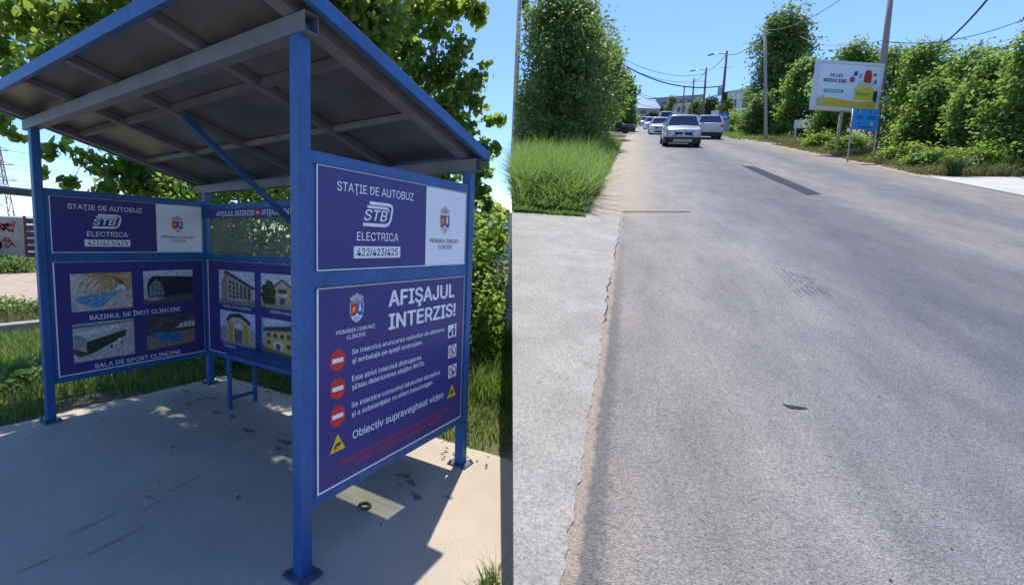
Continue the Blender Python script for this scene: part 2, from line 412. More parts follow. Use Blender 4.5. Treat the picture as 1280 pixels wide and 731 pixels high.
def camera_triangle(pn, cx, y0, y1, hw):
    mb = MB(); mb.poly([(cx - hw, y0), (cx + hw, y0), (cx, y1)], INK_Y, 2)
    h = y1 - y0
    mb.poly([(cx - hw * .42, y0 + h * .30), (cx + hw * .40, y0 + h * .30), (cx + hw * .40, y0 + h * .50), (cx - hw * .30, y0 + h * .44)], INK_K, 3)
    mb.rect(cx - hw * .45, y0 + h * .10, cx - hw * .33, y0 + h * .32, INK_K, 3); mb.rect(cx - hw * .4, y0 + h * .2, cx + hw * .1, y0 + h * .26, INK_K, 3)
    return link('camera_symbol', mb, pn)
camera_triangle(rules, .102 * W, .176 * H, .265 * H, .040 * W); camera_triangle(rules, .905 * W, .178 * H, .268 * H, .043 * W)
def picto(pn, u0, v0, kind):
    x0, y0, w, h = u0 * W, v0 * H, .077 * W, .086 * H
    mb = MB(); mb.rect(x0, y0, x0 + w, y0 + h, INK_W, 2)
    P = lambda l: [(x0 + a * w, y0 + b * h) for a, b in l]
    if kind == 0:
        mb.poly(P([(.60, .10), (.86, .10), (.84, .72), (.62, .72)]), INK_K, 3); mb.disc(x0 + .73 * w, y0 + .84 * h, .1 * w, .08 * h, INK_K, 3, 12)
        mb.poly(P([(.16, .10), (.42, .10), (.48, .46), (.10, .46)]), INK_K, 3); mb.stroke(P([(.62, .62), (.46, .50)]), .004, .004, INK_K, 3); mb.disc(x0 + .3 * w, y0 + .58 * h, .07 * w, .06 * h, INK_K, 3, 10)
    else:
        n = 24
        for k in range(n):
            a, b = 2 * math.pi * k / n, 2 * math.pi * (k + 1) / n
            mb.poly(P([(.5 + r * math.cos(t), .5 + r * math.sin(t)) for r, t in ((.45, a), (.45, b), (.36, b), (.36, a))]), INK_R, 4)
        if kind == 1:
            mb.poly(P([(.32, .25), (.46, .25), (.56, .55), (.46, .72), (.36, .60)]), INK_G, 3); mb.disc(x0 + .55 * w, y0 + .70 * h, .1 * w, .08 * h, INK_G, 3, 10); mb.poly(P([(.5, .3), (.7, .3), (.66, .5), (.55, .5)]), INK_G, 3)
        else:
            mb.poly(P([(.38, .22), (.56, .22), (.56, .52), (.50, .62), (.50, .80), (.44, .80), (.44, .62), (.38, .52)]), INK_K, 3); mb.poly(P([(.60, .22), (.72, .22), (.74, .48), (.58, .48)]), INK_K, 3)
        mb.stroke(P([(.20, .80), (.80, .20)]), .0045, .0045, INK_R, 5)
    return link('pictogram', mb, pn)
picto(rules, .856, .593, 0); picto(rules, .862, .453, 1); picto(rules, .868, .315, 2)
trim(rules, W, H, .008)

# lower left panel and back panel: printed photographs of the town
def print_on(pn, x0, y0, x1, y1, art, label):
    mb = MB(); w, h = x1 - x0, y1 - y0
    P = lambda l: [(x0 + a * w, y0 + b * h) for a, b in l]
    art(mb, P, w, h)
    o = link('photo_print', mb, pn); o['label'] = label; return o
def F(c):
    """photographic ink: mottled like a picture's own detail"""
    return mat('photo_ink_%d_%d_%d' % tuple(int(x * 999) for x in c), c, .4, var=.32, scale=26, spec=.35, grain=(70, .35))
def art_pool(mb, P, w, h):
    mb.poly(P([(0, 0), (1, 0), (1, 1), (0, 1)]), F((.52, .47, .40)), 2)
    mb.poly(P([(.18, .55), (1, .55), (1, 1), (.18, 1)]), F((.50, .36, .16)), 3)
    mb.poly(P([(0, .40), (.45, .52), (.45, .85), (0, 1)]), F((.60, .56, .50)), 4)
    for k in range(6):
        cx, s = .50 + .055 * k, .40 - .05 * k
        mb.stroke(P([(cx - s * math.cos(a), .46 + s * 1.25 * math.sin(a)) for a in [math.pi * q / 12 for q in range(13)]]), .006, .006, F((.50, .27, .04)), 5 + k)
        mb.stroke(P([(cx - s * math.cos(a) + .02, .46 + s * 1.12 * math.sin(a)) for a in [math.pi * q / 12 for q in range(13)]]), .006, .006, F((.62, .52, .36)), 5 + k)
    mb.poly(P([(.70, .52), (.90, .52), (.86, .66), (.76, .68)]), F((.62, .70, .76)), 12)
    mb.poly(P([(0, 0), (1, 0), (1, .50), (.80, .50), (.5, .46), (0, .40)]), F((.50, .48, .47)), 13)
    mb.poly(P([(.06, .30), (.36, .06), (.48, .10), (.78, .46), (.58, .46), (.1, .40)]), F((.10, .28, .48)), 14)
    for a, b in (((.16, .27), (.60, .44)), ((.26, .19), (.67, .44)), ((.36, .11), (.73, .44))): mb.stroke(P([a, b]), .002, .002, F((.5, .6, .7)), 15)
    for k in range(4): mb.rect(*P([(.10 + .11 * k, .42)])[0], *P([(.12 + .11 * k, .62)])[0], F((.66, .62, .55)), 15)
def art_hall(mb, P, w, h):
    mb.poly(P([(0, 0), (1, 0), (1, 1), (0, 1)]), F((.50, .55, .60)), 2)
    mb.poly(P([(0, .78), (1, .84), (1, 1), (0, 1)]), F((.62, .65, .70)), 3)
    mb.poly(P([(0, 0), (1, 0), (1, .26), (.4, .22), (0, .16)]), F((.10, .095, .10)), 4)
    mb.poly(P([(.08, .20), (.06, .52), (.10, .74), (.18, .84), (.30, .84), (1, .78), (1, .26), (.42, .22)]), F((.035, .035, .045)), 5)
    mb.poly(P([(.10, .24), (.11, .52), (.16, .64), (.24, .74), (.34, .60), (.40, .26)]), F((.25, .28, .30)), 6)
    for a in (.17, .25, .32): mb.stroke(P([(a, .24), (a, .68 - abs(a - .24))]), .003, .003, F((.03, .03, .03)), 7)
    mb.poly(P([(.02, .14), (.30, .20), (.42, .17), (.2, .10)]), F((.42, .40, .38)), 7)
def art_sport(mb, P, w, h):
    mb.poly(P([(0, 0), (1, 0), (1, 1), (0, 1)]), F((.48, .48, .48)), 2)
    mb.poly(P([(0, .86), (1, .93), (1, 1), (0, 1)]), F((.40, .41, .43)), 3); mb.poly(P([(0, .88), (.5, .90), (1, .92), (1, .95), (0, .94)]), F((.16, .17, .17)), 4)
    mb.poly(P([(.02, .74), (.20, .62), (.20, .30), (.02, .36)]), F((.30, .30, .31)), 5)
    mb.poly(P([(.0, .76), (.70, .86), (.88, .76), (.22, .62), (.20, .62)]), F((.62, .63, .64)), 6)
    mb.poly(P([(.20, .64), (.86, .80), (.86, .72), (.20, .50)]), F((.46, .48, .50)), 7)
    mb.poly(P([(.20, .50), (.86, .72), (.84, .54), (.28, .18), (.20, .22)]), F((.035, .055, .035)), 8)
    mb.poly(P([(.0, .38), (.2, .24), (.28, .18), (.1, .12), (0, .22)]), F((.10, .08, .07)), 7)
    mb.poly(P([(.54, .28), (.60, .37), (.68, .40), (.72, .50), (.78, .50), (.80, .36), (.72, .33)]), F((.62, .62, .64)), 9)
    mb.disc(*P([(.60, .30)])[0], .012, .014, F((.03, .03, .03)), 10, 10); mb.disc(*P([(.77, .38)])[0], .010, .013, F((.03, .03, .03)), 10, 10)
def art_pool2(mb, P, w, h):
    mb.poly(P([(0, 0), (1, 0), (1, 1), (0, 1)]), F((.07, .065, .075)), 2)
    for k in range(6): mb.stroke(P([(.02 + .06 * k, .50 + .04 * k), (.3 + .1 * k, .92 - .01 * k), (1, .88 - .05 * k)]), .003, .003, F((.16, .16, .17)), 3)
    mb.poly(P([(.58, .56), (.66, .68), (.78, .74), (1, .74), (1, .56)]), F((.55, .56, .55)), 4)
    for k in range(4): mb.stroke(P([(.66 + .09 * k, .56), (.66 + .09 * k, .74)]), .003, .003, F((.12, .12, .12)), 5)
    mb.poly(P([(0, 0), (1, .06), (1, .48), (.6, .46), (.1, .46), (0, .4)]), F((.24, .20, .16)), 4)
    mb.poly(P([(.04, .42), (.22, .50), (.42, .44), (.80, .36), (.60, .16), (.30, .22)]), F((.03, .17, .42)), 6)
    mb.poly(P([(.04, .42), (.22, .52), (.34, .5), (.30, .40)]), F((.05, .22, .40)), 7)
    mb.stroke(P([(.10, .14), (.24, .40)]), .003, .003, F((.4, .36, .3)), 7)
PWL = PWD
town = panel('sign_panel', (-W_ + .0265, Y0, ZL0), (0, 1, 0), PWL, H, label='navy panel with four photographs of the pool and sports hall')
for (u0, v0, u1, v1, art, lb) in ((.089, .556, .461, .892, art_pool, 'indoor pool under yellow arches'), (.540, .565, .909, .897, art_hall, 'dark vaulted hall under a grey sky'),
                                  (.088, .102, .464, .448, art_sport, 'pale flat roofed sports hall and car'), (.548, .108, .915, .443, art_pool2, 'dim indoor pool below a dark roof')):
    print_on(town, u0 * PWL, v0 * H, u1 * PWL, v1 * H, art, lb)
letters(town, [('BAZINUL DE ÎNOT CLINCENI', .19, .803, .472, .513), ('SALA DE SPORT CLINCENI', .205, .794, .023, .063)], PWL, H, bold=.025)
trim(town, PWL, H, .008)

BX0 = -W_ + .055
def back_panels():
    yb = D_ - .03
    W1, Hs = 3.16, .085
    strip = panel('sign_strip', (BX0, yb, 1.838), (1, 0, 0), W1, Hs, label='narrow navy strip with white warning lettering')
    for k in range(4):
        x = -3.024 - BX0 + .76 * k
        if k == 2: continue
        letters(strip, [('AFIŞAJUL INTERZIS!', x, x + .645, .20, .76)], 1.0, 1.0 * Hs, bold=.03) if False else None
        mb = MB(); text(mb, 'AFIŞAJUL INTERZIS!', x, x + .645, .018, .052, INK_W, 2, .012); link('lettering', mb, strip)
        no_entry_on(strip, x + .70, .044, .034, .034)
    for xa, xb in ((-W_ + .06, -1.792), (-1.728, -.06)):
        p = MB().box((xa, D_ - .008, 1.458), (xb, D_ - .002, 1.923), MATS['pane'])
        o = link('window_pane', p, shelter)
    Hb = 1.395 - .395
    bp = panel('sign_panel', (BX0, yb, .395), (1, 0, 0), W1, Hb, label='navy back panel with photographs of four town buildings')
    X = lambda x: x - BX0
    Z = lambda z: z - .395
    def a1(mb, P, w, h):
        mb.poly(P([(0, 0), (1, 0), (1, 1), (0, 1)]), F((.48, .55, .66)), 2)
        mb.poly(P([(.0, .0), (1, 0), (1, .22), (.9, .18), (.06, .16)]), F((.20, .20, .19)), 4)
        mb.poly(P([(.08, .10), (.08, .60), (.20, .95), (.95, .52), (.95, .14)]), F((.36, .33, .28)), 5)
        mb.poly(P([(.08, .10), (.08, .60), (.20, .95), (.24, .90), (.24, .10)]), F((.26, .23, .20)), 6)
        mb.poly(P([(.14, .90), (.20, 1.0), (1, .56), (.98, .48), (.20, .90)]), F((.07, .06, .055)), 7)
        for r in range(4):
            for k in range(6):
                f = k / 6; x = .30 + .105 * k; top = .86 - .42 * (x - .2); y = .16 + (top - .26) * r / 4 + .03
                mb.poly(P([(x, y), (x + .06, y), (x + .06, y + .085), (x, y + .09)]), F((.06, .06, .07)), 8)
    def a2(mb, P, w, h):
        mb.poly(P([(0, 0), (1, 0), (1, 1), (0, 1)]), F((.50, .58, .70)), 2)
        mb.poly(P([(.3, .14), (.32, .62), (.72, .62), (.80, .12)]), F((.44, .36, .22)), 3); mb.poly(P([(.26, .62), (.52, .88), (.80, .62)]), F((.24, .12, .06)), 4); mb.poly(P([(.36, .62), (.52, .80), (.70, .62)]), F((.46, .42, .36)), 5)
        mb.poly(P([(.36, .38), (.68, .38), (.68, .43), (.36, .43)]), F((.62, .6, .56)), 5); mb.poly(P([(.46, .14), (.58, .14), (.58, .32), (.46, .32)]), F((.05, .10, .30)), 5)
        mb.poly(P([(.42, .47), (.62, .47), (.62, .57), (.42, .57)]), F((.06, .07, .09)), 5)
        mb.poly(P([(0, 0), (1, 0), (1, .14), (0, .14)]), F((.24, .25, .20)), 5)
        for i, (cx, cy, r) in enumerate(((.13, .55, .12), (.24, .62, .10), (.28, .48, .10), (.12, .36, .12), (.25, .34, .11), (.14, .22, .12), (.28, .20, .09), (.20, .72, .08), (.86, .50, .11), (.90, .36, .10), (.80, .38, .09), (.86, .24, .12))): mb.disc(*P([(cx, cy)])[0], r * w, r * h * 1.1, F(((.03, .05, .022), (.055, .085, .035), (.04, .065, .028))[i % 3]), 6 + i % 4, 12)
    def a3(mb, P, w, h):
        mb.poly(P([(0, 0), (1, 0), (1, 1), (0, 1)]), F((.40, .53, .72)), 2)
        mb.poly(P([(0, .10), (.24, .14), (.24, .56), (0, .46)]), F((.28, .28, .30)), 3); mb.poly(P([(.82, .08), (1, .04), (1, .50), (.82, .56)]), F((.34, .33, .30)), 3)
        mb.poly(P([(.20, .06), (.20, .74), (.34, .90), (.60, .90), (.84, .72), (.84, .06)]), F((.46, .42, .34)), 4)
        mb.poly(P([(.18, .72), (.30, .92), (.60, .97), (.88, .74), (.86, .64), (.60, .84), (.34, .82), (.24, .66)]), F((.07, .05, .04)), 5)
        for x in (.24, .68): mb.poly(P([(x, .06), (x + .13, .06), (x + .13, .66), (x, .64)]), F((.42, .30, .05)), 6)
        mb.poly(P([(.42, .52), (.64, .53), (.64, .62), (.42, .62)]), F((.55, .60, .68)), 6); mb.poly(P([(.42, .08), (.64, .08), (.64, .46), (.42, .48)]), F((.10, .12, .14)), 6)
        mb.poly(P([(0, 0), (1, 0), (1, .07), (0, .10)]), F((.26, .25, .24)), 7)
    def a4(mb, P, w, h):
        mb.poly(P([(0, 0), (1, 0), (1, 1), (0, 1)]), F((.22, .34, .58)), 2); mb.poly(P([(.1, .75), (.5, .85), (.8, .95), (.4, 1), (0, .95)]), F((.5, .58, .7)), 3)
        mb.poly(P([(0, 0), (1, 0), (1, .16), (0, .24)]), F((.14, .18, .10)), 4)
        mb.poly(P([(.08, .16), (.08, .62), (.76, .70), (.76, .04)]), F((.50, .40, .13)), 5); mb.poly(P([(.76, .04), (.76, .72), (1, .60), (1, .10)]), F((.34, .27, .10)), 6)
        mb.poly(P([(0, .60), (.10, .72), (.78, .88), (1, .66), (1, .60), (.76, .74), (.08, .62)]), F((.08, .055, .05)), 7)
        for x, y in ((.14, .46), (.30, .47), (.46, .48), (.62, .49), (.14, .26), (.62, .22)): mb.poly(P([(x, y), (x + .09, y + .005), (x + .09, y + .12), (x, y + .11)]), F((.06, .07, .10)), 7)
        mb.poly(P([(.30, .14), (.54, .12), (.54, .40), (.30, .40)]), F((.62, .60, .55)), 7); mb.poly(P([(.36, .14), (.47, .13), (.47, .30), (.36, .30)]), F((.1, .1, .12)), 8)
    for art, xa, xb, za, zb, lb in ((a1, -3.005, -2.387, .945, 1.296, 'grey four storey block'), (a2, -2.286, -1.668, .965, 1.296, 'town hall between trees'),
                                    (a3, -2.995, -2.387, .52, .868, 'arched portal with yellow columns'), (a4, -2.286, -1.668, .515, .860, 'yellow two storey house')):
        print_on(bp, X(xa), Z(za), X(xb), Z(zb), art, lb)
    for body, xa, xb, za, cap in (('CENTRUL SOCIAL CLINCENI', -2.942, -2.464, .905, .022), ('PRIMĂRIA CLINCENI', -2.149, -1.79, .918, .022), ('CLINCENI', -2.94, -2.73, .478, .022)):
        mb = MB(); text(mb, body, X(xa), X(xb), Z(za), cap, INK_W, 2, .02); link('lettering', mb, bp)
    trim(bp, W1, Hb, .006)
# dusty glazing of the back wall
mt, n, p = _new('pane')
p.inputs['Base Color'].default_value = (.62, .68, .60, 1); p.inputs['Roughness'].default_value = .12
g = n.nodes.new('ShaderNodeBsdfTransparent'); g.inputs[0].default_value = (.80, .86, .80, 1)
d_ = n.nodes.new('ShaderNodeBsdfDiffuse'); d_.inputs[0].default_value = (.34, .36, .30, 1)
no = n.nodes.new('ShaderNodeTexNoise'); no.inputs['Scale'].default_value = 4; no.inputs['Detail'].default_value = 6
mr = n.nodes.new('ShaderNodeMapRange'); mr.inputs[1].default_value = .3; mr.inputs[2].default_value = .75; mr.inputs[3].default_value = .10; mr.inputs[4].default_value = .34
n.links.new(no.outputs[0], mr.inputs[0])
mx = n.nodes.new('ShaderNodeMixShader'); n.links.new(mr.outputs[0], mx.inputs[0]); n.links.new(g.outputs[0], mx.inputs[1]); n.links.new(d_.outputs[0], mx.inputs[2])
gl = n.nodes.new('ShaderNodeBsdfGlossy'); gl.inputs['Roughness'].default_value = .1
mx2 = n.nodes.new('ShaderNodeMixShader'); mx2.inputs[0].default_value = .06; n.links.new(mx.outputs[0], mx2.inputs[1]); n.links.new(gl.outputs[0], mx2.inputs[2])
n.links.new(mx2.outputs[0], n.nodes['Material Output'].inputs[0])
MATS['pane'] = mt
back_panels()

# ------------------------------------------------------------------ bench
bench = thing('bench', 'blue slatted metal bench along the back wall inside the shelter', 'bench', (-1.5, 1.28, 0))
BO = Vector((-1.5, 1.28, 0))
for x in (-2.34, -.66):
    mb = MB()
    for y in (1.145, 1.43): mb.bar((x - BO.x, y - BO.y, .0), (x - BO.x, y - BO.y, .50), .035, .035, M_BLUE)
    mb.bar((x - BO.x, 1.163 - BO.y, .10), (x - BO.x, 1.412 - BO.y, .10), .03, .03, M_BLUE); mb.bar((x - BO.x, 1.163 - BO.y, .48), (x - BO.x, 1.412 - BO.y, .48), .03, .03, M_BLUE)
    link('leg_frame', mb, bench, bevel=.003)
for k in range(4): link('slat', MB().box((-2.40 - BO.x, 1.125 + k * .085 - BO.y, .503), (-.60 - BO.x, 1.185 + k * .085 - BO.y, .528), M_BLUE), bench, bevel=.003)

# ------------------------------------------------------------------ level ground by the shelter
M_SOIL = mat('verge_soil', (.16, .125, .075), .95, var=.45, scale=1.3, bump=.5, bscale=20, dirt=((.07, .10, .03), .9, .5))
mb = MB(); mb.add([(-3000, -3000, -.07), (3000, -3000, -.07), (3000, 3000, -.07), (-3000, 3000, -.07)], [(0, 1, 2, 3)], M_SOIL)
struct('ground', mb)

def concrete_pad():
    mt, n, p = _new('pad_concrete'); p.inputs['Roughness'].default_value = .85
    tc = n.nodes.new('ShaderNodeTexCoord')
    def noise(scale, detail, rough=.6, stretch=None):
        nn = n.nodes.new('ShaderNodeTexNoise'); nn.inputs['Scale'].default_value = scale; nn.inputs['Detail'].default_value = detail; nn.inputs['Roughness'].default_value = rough
        if stretch:
            mp = n.nodes.new('ShaderNodeMapping'); mp.inputs['Scale'].default_value = stretch; mp.inputs['Rotation'].default_value = (0, 0, R(-6)); n.links.new(tc.outputs['Object'], mp.inputs[0]); n.links.new(mp.outputs[0], nn.inputs['Vector'])
        else: n.links.new(tc.outputs['Object'], nn.inputs['Vector'])
        return nn
    big = noise(1.4, 5); fine = noise(150, 3, .8); mid = noise(22, 4, .7); groove = noise(5, 5, .75, (.8, 9, 1))
    cr = n.nodes.new('ShaderNodeValToRGB'); cr.color_ramp.elements[0].position = .3; cr.color_ramp.elements[1].position = .72
    cr.color_ramp.elements[0].color = (.43, .365, .275, 1); cr.color_ramp.elements[1].color = (.56, .485, .37, 1); n.links.new(big.outputs[0], cr.inputs[0])
    r2 = n.nodes.new('ShaderNodeValToRGB'); r2.color_ramp.elements[0].position = .32; r2.color_ramp.elements[1].position = .50; r2.color_ramp.elements[0].color = (.35, .34, .33, 1); n.links.new(fine.outputs[0], r2.inputs[0])
    m1 = n.nodes.new('ShaderNodeMixRGB'); m1.blend_type = 'MULTIPLY'; m1.inputs[0].default_value = .7; n.links.new(cr.outputs[0], m1.inputs[1]); n.links.new(r2.outputs[0], m1.inputs[2])
    r3 = n.nodes.new('ShaderNodeValToRGB'); r3.color_ramp.elements[0].position = .30; r3.color_ramp.elements[1].position = .40; r3.color_ramp.elements[0].color = (.6, .58, .56, 1); n.links.new(groove.outputs[0], r3.inputs[0])
    m2 = n.nodes.new('ShaderNodeMixRGB'); m2.blend_type = 'MULTIPLY'; m2.inputs[0].default_value = .35; n.links.new(m1.outputs[0], m2.inputs[1]); n.links.new(r3.outputs[0], m2.inputs[2])
    n.links.new(m2.outputs[0], p.inputs['Base Color'])
    ad = n.nodes.new('ShaderNodeMath'); ad.operation = 'MULTIPLY_ADD'; ad.inputs[1].default_value = .5; n.links.new(mid.outputs[0], ad.inputs[0]); n.links.new(groove.outputs[0], ad.inputs[2])
    ad2 = n.nodes.new('ShaderNodeMath'); ad2.operation = 'MULTIPLY_ADD'; ad2.inputs[1].default_value = .35; n.links.new(fine.outputs[0], ad2.inputs[0]); n.links.new(ad.outputs[0], ad2.inputs[2])
    b = n.nodes.new('ShaderNodeBump'); b.inputs['Strength'].default_value = .3; b.inputs['Distance'].default_value = .010; n.links.new(ad2.outputs[0], b.inputs['Height']); n.links.new(b.outputs[0], p.inputs['Normal'])
    return mt
M_PAD = concrete_pad()
def wobble(a, b, n, amp):
    out = []
    for i in range(n):
        f = i / n; out.append((a[0] + (b[0] - a[0]) * f + random.uniform(-amp, amp), a[1] + (b[1] - a[1]) * f + random.uniform(-amp, amp)))
    return out
pad_poly = [(-3.52, -4.5), (3.5, -4.5), (3.5, -1.5)] + [(2.1, -.95), (.55, 1.80)] + wobble((.40, 1.80), (-3.40, 1.77), 40, .012) + wobble((-3.40, 1.77), (-3.52, -4.5), 40, .012)
struct('pavement', MB().prism(pad_poly, -.12, 0.0, M_PAD))
# dark stains and pits on the pad
M_STAIN = mat('dark_stain', (.19, .165, .13), .9, var=.3, scale=30)
def blot(x, y, rx, ry, rot, z=.0035):
    pts = []
    ph = random.uniform(0, 6)
    for k in range(16):
        a = 2 * math.pi * k / 16; q = 1 + .2 * math.sin(3 * a + ph) + .12 * math.sin(5 * a + 2 * ph)
        px, py = rx * q * math.cos(a), ry * q * math.sin(a)
        pts.append((x + px * math.cos(rot) - py * math.sin(rot), y + px * math.sin(rot) + py * math.cos(rot), z))
    return pts
mb = MB()
import itertools
for (u, v, rx, ry) in ((505, 594, .055, .022), (514, 603, .045, .022), (521, 620, .05, .025), (562, 621, .03, .015), (236, 504, .03, .018), (270, 515, .05, .025), (311, 538, .07, .03), (356, 552, .07, .025), (348, 560, .04, .02), (120, 518, .012, .01), (95, 520, .012, .01), (290, 520, .05, .02), (250, 500, .035, .02), (268, 498, .03, .02)):
    d = (FWD + (u - 520) / 600 * RIGHT + (v - 365) / 600 * DOWN); P = CAM + d * (-CAM.z / d.z)
    b = blot(P.x, P.y, rx, ry, random.uniform(-.6, .3)); mb.add(b, [tuple(range(16))], M_STAIN)
def on_pad(u, v):
    d = (FWD + (u - 520) / 600 * RIGHT + (v - 365) / 600 * DOWN); return CAM + d * (-CAM.z / d.z)
for a_, b_ in (((72, 675), (153, 637)), ((95, 700), (186, 655)), ((205, 616), (252, 594)), ((20, 716), (70, 694)), ((170, 640), (215, 618))):
    pa, pb = on_pad(*a_), on_pad(*b_); dd = (pb - pa).normalized(); nn = Vector((-dd.y, dd.x, 0)); L_, R_ = [], []
    for k in range(15):
        q = pa.lerp(pb, k / 14) + nn * random.uniform(-.004, .004); w_ = .0028 * math.sin(math.pi * (k + .3) / 14.6) * random.uniform(.5, 1.3) + .0005
        L_.append(q + nn * w_ + Vector((0, 0, .0035))); R_.append(q - nn * w_ + Vector((0, 0, .0035)))
    for k in range(14): mb.add([R_[k], R_[k + 1], L_[k + 1], L_[k]], [(0, 1, 2, 3)], M_STAIN)
o = struct('pavement_stains', mb); o['kind'] = 'stuff'
M_LITTER = mat('dry_leaf', (.20, .13, .06), .8, var=.5, scale=3)
mb = MB()
for k in range(150):
    if k < 110: x, y = random.uniform(-3.45, .2), 1.75 - abs(random.gauss(0, .16))
    else: x, y = random.uniform(-3.3, .4), random.uniform(-.6, 1.7)
    r, a = random.uniform(.008, .022), random.uniform(0, 6.3)
    mb.add([(x + r * math.cos(a + q) * e, y + r * math.sin(a + q) * e, .004 + random.uniform(0, .008)) for q, e in ((0, 1.2), (1.5, .5), (3.1, 1.1), (4.7, .55))], [(0, 1, 2, 3)], M_LITTER)
struct('leaf_litter', mb, kind='stuff')
# steel ring lying on the pad
mb = MB(); c0 = Vector((-.168, .640, .008))
mb.tube([(.034 * math.cos(2 * math.pi * k / 20), .034 * math.sin(2 * math.pi * k / 20), 0) for k in range(21)], .009, M_RUST, 8, False)
tag(link('metal_ring', mb, loc=c0, smooth=True), 'small rusty metal ring lying on the sunlit patch of concrete', 'ring')
mb = MB(); pts = [(-.05, -.015), (0, -.03), (.06, -.005), (.03, .03), (-.03, .025)]
mb.add([(x, y, .006 + .006 * (i % 2)) for i, (x, y) in enumerate(pts)], [(0, 1, 2, 3, 4)], mat('yellow_leaf', (.55, .34, .03), .6))
tag(link('fallen_leaf', mb, loc=(-3.18, 1.16, 0)), 'yellow fallen leaf on the concrete near the back corner post', 'leaf')

# ------------------------------------------------------------------ foliage
def bank_side(P):
    """signed distance to the foot of the street bank: positive on the street's side"""
    a = RP(s_edge(2), 2); b = RP(s_edge(20), 20); d = np.array([b.x - a.x, b.y - a.y]); d /= np.linalg.norm(d)
    return (P[:, 0] - a.x) * d[1] - (P[:, 1] - a.y) * d[0]
def s_edge(t): return .118 - .2228 * t if t > .7 else -.038 - .6 * (.7 - t)
def leaf_cloud(clumps, n, size, shell=.45, up=.3, heart=False, seed=1, droop=0.0, side=0, org=(0, 0, 0)):
    """leaves spread through a set of clumps (x, y, z, rx, ry, rz): arrays of vertices, faces and tints"""
    g = np.random.default_rng(seed)
    C = np.array(clumps, float); wgt = (C[:, 3] * C[:, 4] + C[:, 4] * C[:, 5] + C[:, 3] * C[:, 5]); wgt /= wgt.sum()
    idx = g.choice(len(C), n, p=wgt)
    d = g.normal(size=(n, 3)); d /= np.linalg.norm(d, axis=1)[:, None]
    # lumpy radius so that outlines break up
    lump = 1 + .25 * np.sin(d[:, 0] * 7 + idx) * np.sin(d[:, 1] * 6 + 2 * idx) + .21 * np.sin(d[:, 2] * 9 + d[:, 0] * 5 + idx)
    rr = (shell + (1 - shell) * g.random(n) ** .6) * lump * (1 + .10 * g.standard_normal(n).clip(-2, 2.5))
    P = C[idx, :3] + C[idx, 3:] * d * rr[:, None]
    if side:
        kp = side * bank_side(P + np.array(org)) > .02 + .12 * g.random(n)
        P, d, idx = P[kp], d[kp], idx[kp]; n = len(P)
    nrm = d * .7 + g.normal(size=(n, 3)) * .8 + np.array([0, 0, up]); nrm /= np.linalg.norm(nrm, axis=1)[:, None]
    a = g.normal(size=(n, 3)); a -= (a * nrm).sum(1)[:, None] * nrm; a[:, 2] -= droop; a -= (a * nrm).sum(1)[:, None] * nrm
    a /= np.linalg.norm(a, axis=1)[:, None]; b = np.cross(nrm, a)
    s = size * (.65 + .7 * g.random(n))[:, None]
    tint = g.random(n) * .75 + .25 * (.5 + .5 * np.sin(idx * 2.4))
    if heart:
        prof = [(-.15, 0, 0), (-.32, .30, .06), (.05, .48, .10), (.42, .26, .05), (.72, 0, -.06), (.42, -.26, .05), (.05, -.48, .10), (-.32, -.30, .06)]
    else:
        prof = [(-.5, 0, 0), (0, .30, .07), (.55, 0, -.05), (0, -.30, .07)]
    k = len(prof)
    V = np.concatenate([(P + s * (x * a + y * b + z * nrm))[:, None, :] for x, y, z in prof], 1).reshape(-1, 3)
    Fc = np.arange(n * k).reshape(n, k)
    return V, Fc, np.repeat(tint, k)
def limbs(mb, base, tips, r0, mt=None, split=.35):
    """tapered trunk with limbs reaching to the clump centres"""
    mt = mt or M_BARK
    base = Vector(base); top = sum((Vector(t) for t in tips), Vector()) / len(tips)
    fork = base.lerp(Vector((top.x, top.y, top.z)), split)
    mid = base.lerp(fork, .5) + Vector((random.uniform(-.1, .1), random.uniform(-.1, .1), 0))
    mb.tube([base - Vector((0, 0, .15)), base, mid, fork, fork.lerp(top, .5), top], [r0 * 1.25, r0, r0 * .85, r0 * .7, r0 * .45, r0 * .15], mt, 10)
    for t in tips:
        t = Vector(t); st = fork.lerp(top, random.uniform(0, .55))
        md = st.lerp(t, .5) + Vector((random.uniform(-.15, .15), random.uniform(-.15, .15), random.uniform(0, .25))) * (t - st).length * .3
        mb.tube([st, md, t], [r0 * .35, r0 * .2, r0 * .05], mt, 6)
def tree(name, label, cat, base, clumps, n, size, lm, r0, group=None, seed=1, **k):
    base = Vector(base)
    t = thing(name, label, cat, base, group)
    rel = [(c[0] - base.x, c[1] - base.y, c[2] - base.z, c[3], c[4], c[5]) for c in clumps]
    V, Fc, ti = leaf_cloud(rel, n, size, seed=seed, org=base[:], **k)
    link('crown', np_mesh('crown', V, Fc, lm, ti), t)
    if r0:
        mb = MB(); limbs(mb, (0, 0, 0), [c[:3] for c in rel[:14]], r0); link('trunk', mb, t, smooth=True)
    return t
LM_POP = leafmat('poplar_leaf', (.06, .12, .03), (.13, .21, .05), (.55, .74, .09), .58, .35)
LM_HEDGE = leafmat('hedge_leaf', (.07, .14, .035), (.15, .24, .06), (.55, .75, .11), .58, .35)
LM_DARK = leafmat('dark_leaf', (.08, .14, .045), (.16, .23, .08), (.38, .56, .12), .48, .35)
LM_MID = leafmat('mid_leaf', (.08, .15, .04), (.155, .24, .065), (.45, .66, .1), .52, .35)
LM_AIL = leafmat('ailanthus_leaf', (.08, .15, .04), (.155, .25, .065), (.45, .66, .1), .52, .35, spot=(.26, .12, .03))
LM_FAR = leafmat('far_leaf', (.045, .075, .03), (.08, .12, .045), (.15, .25, .05), .3)
LM_GRASS = leafmat('grass_blade', (.075, .125, .03), (.15, .24, .055), (.32, .5, .08), .45)
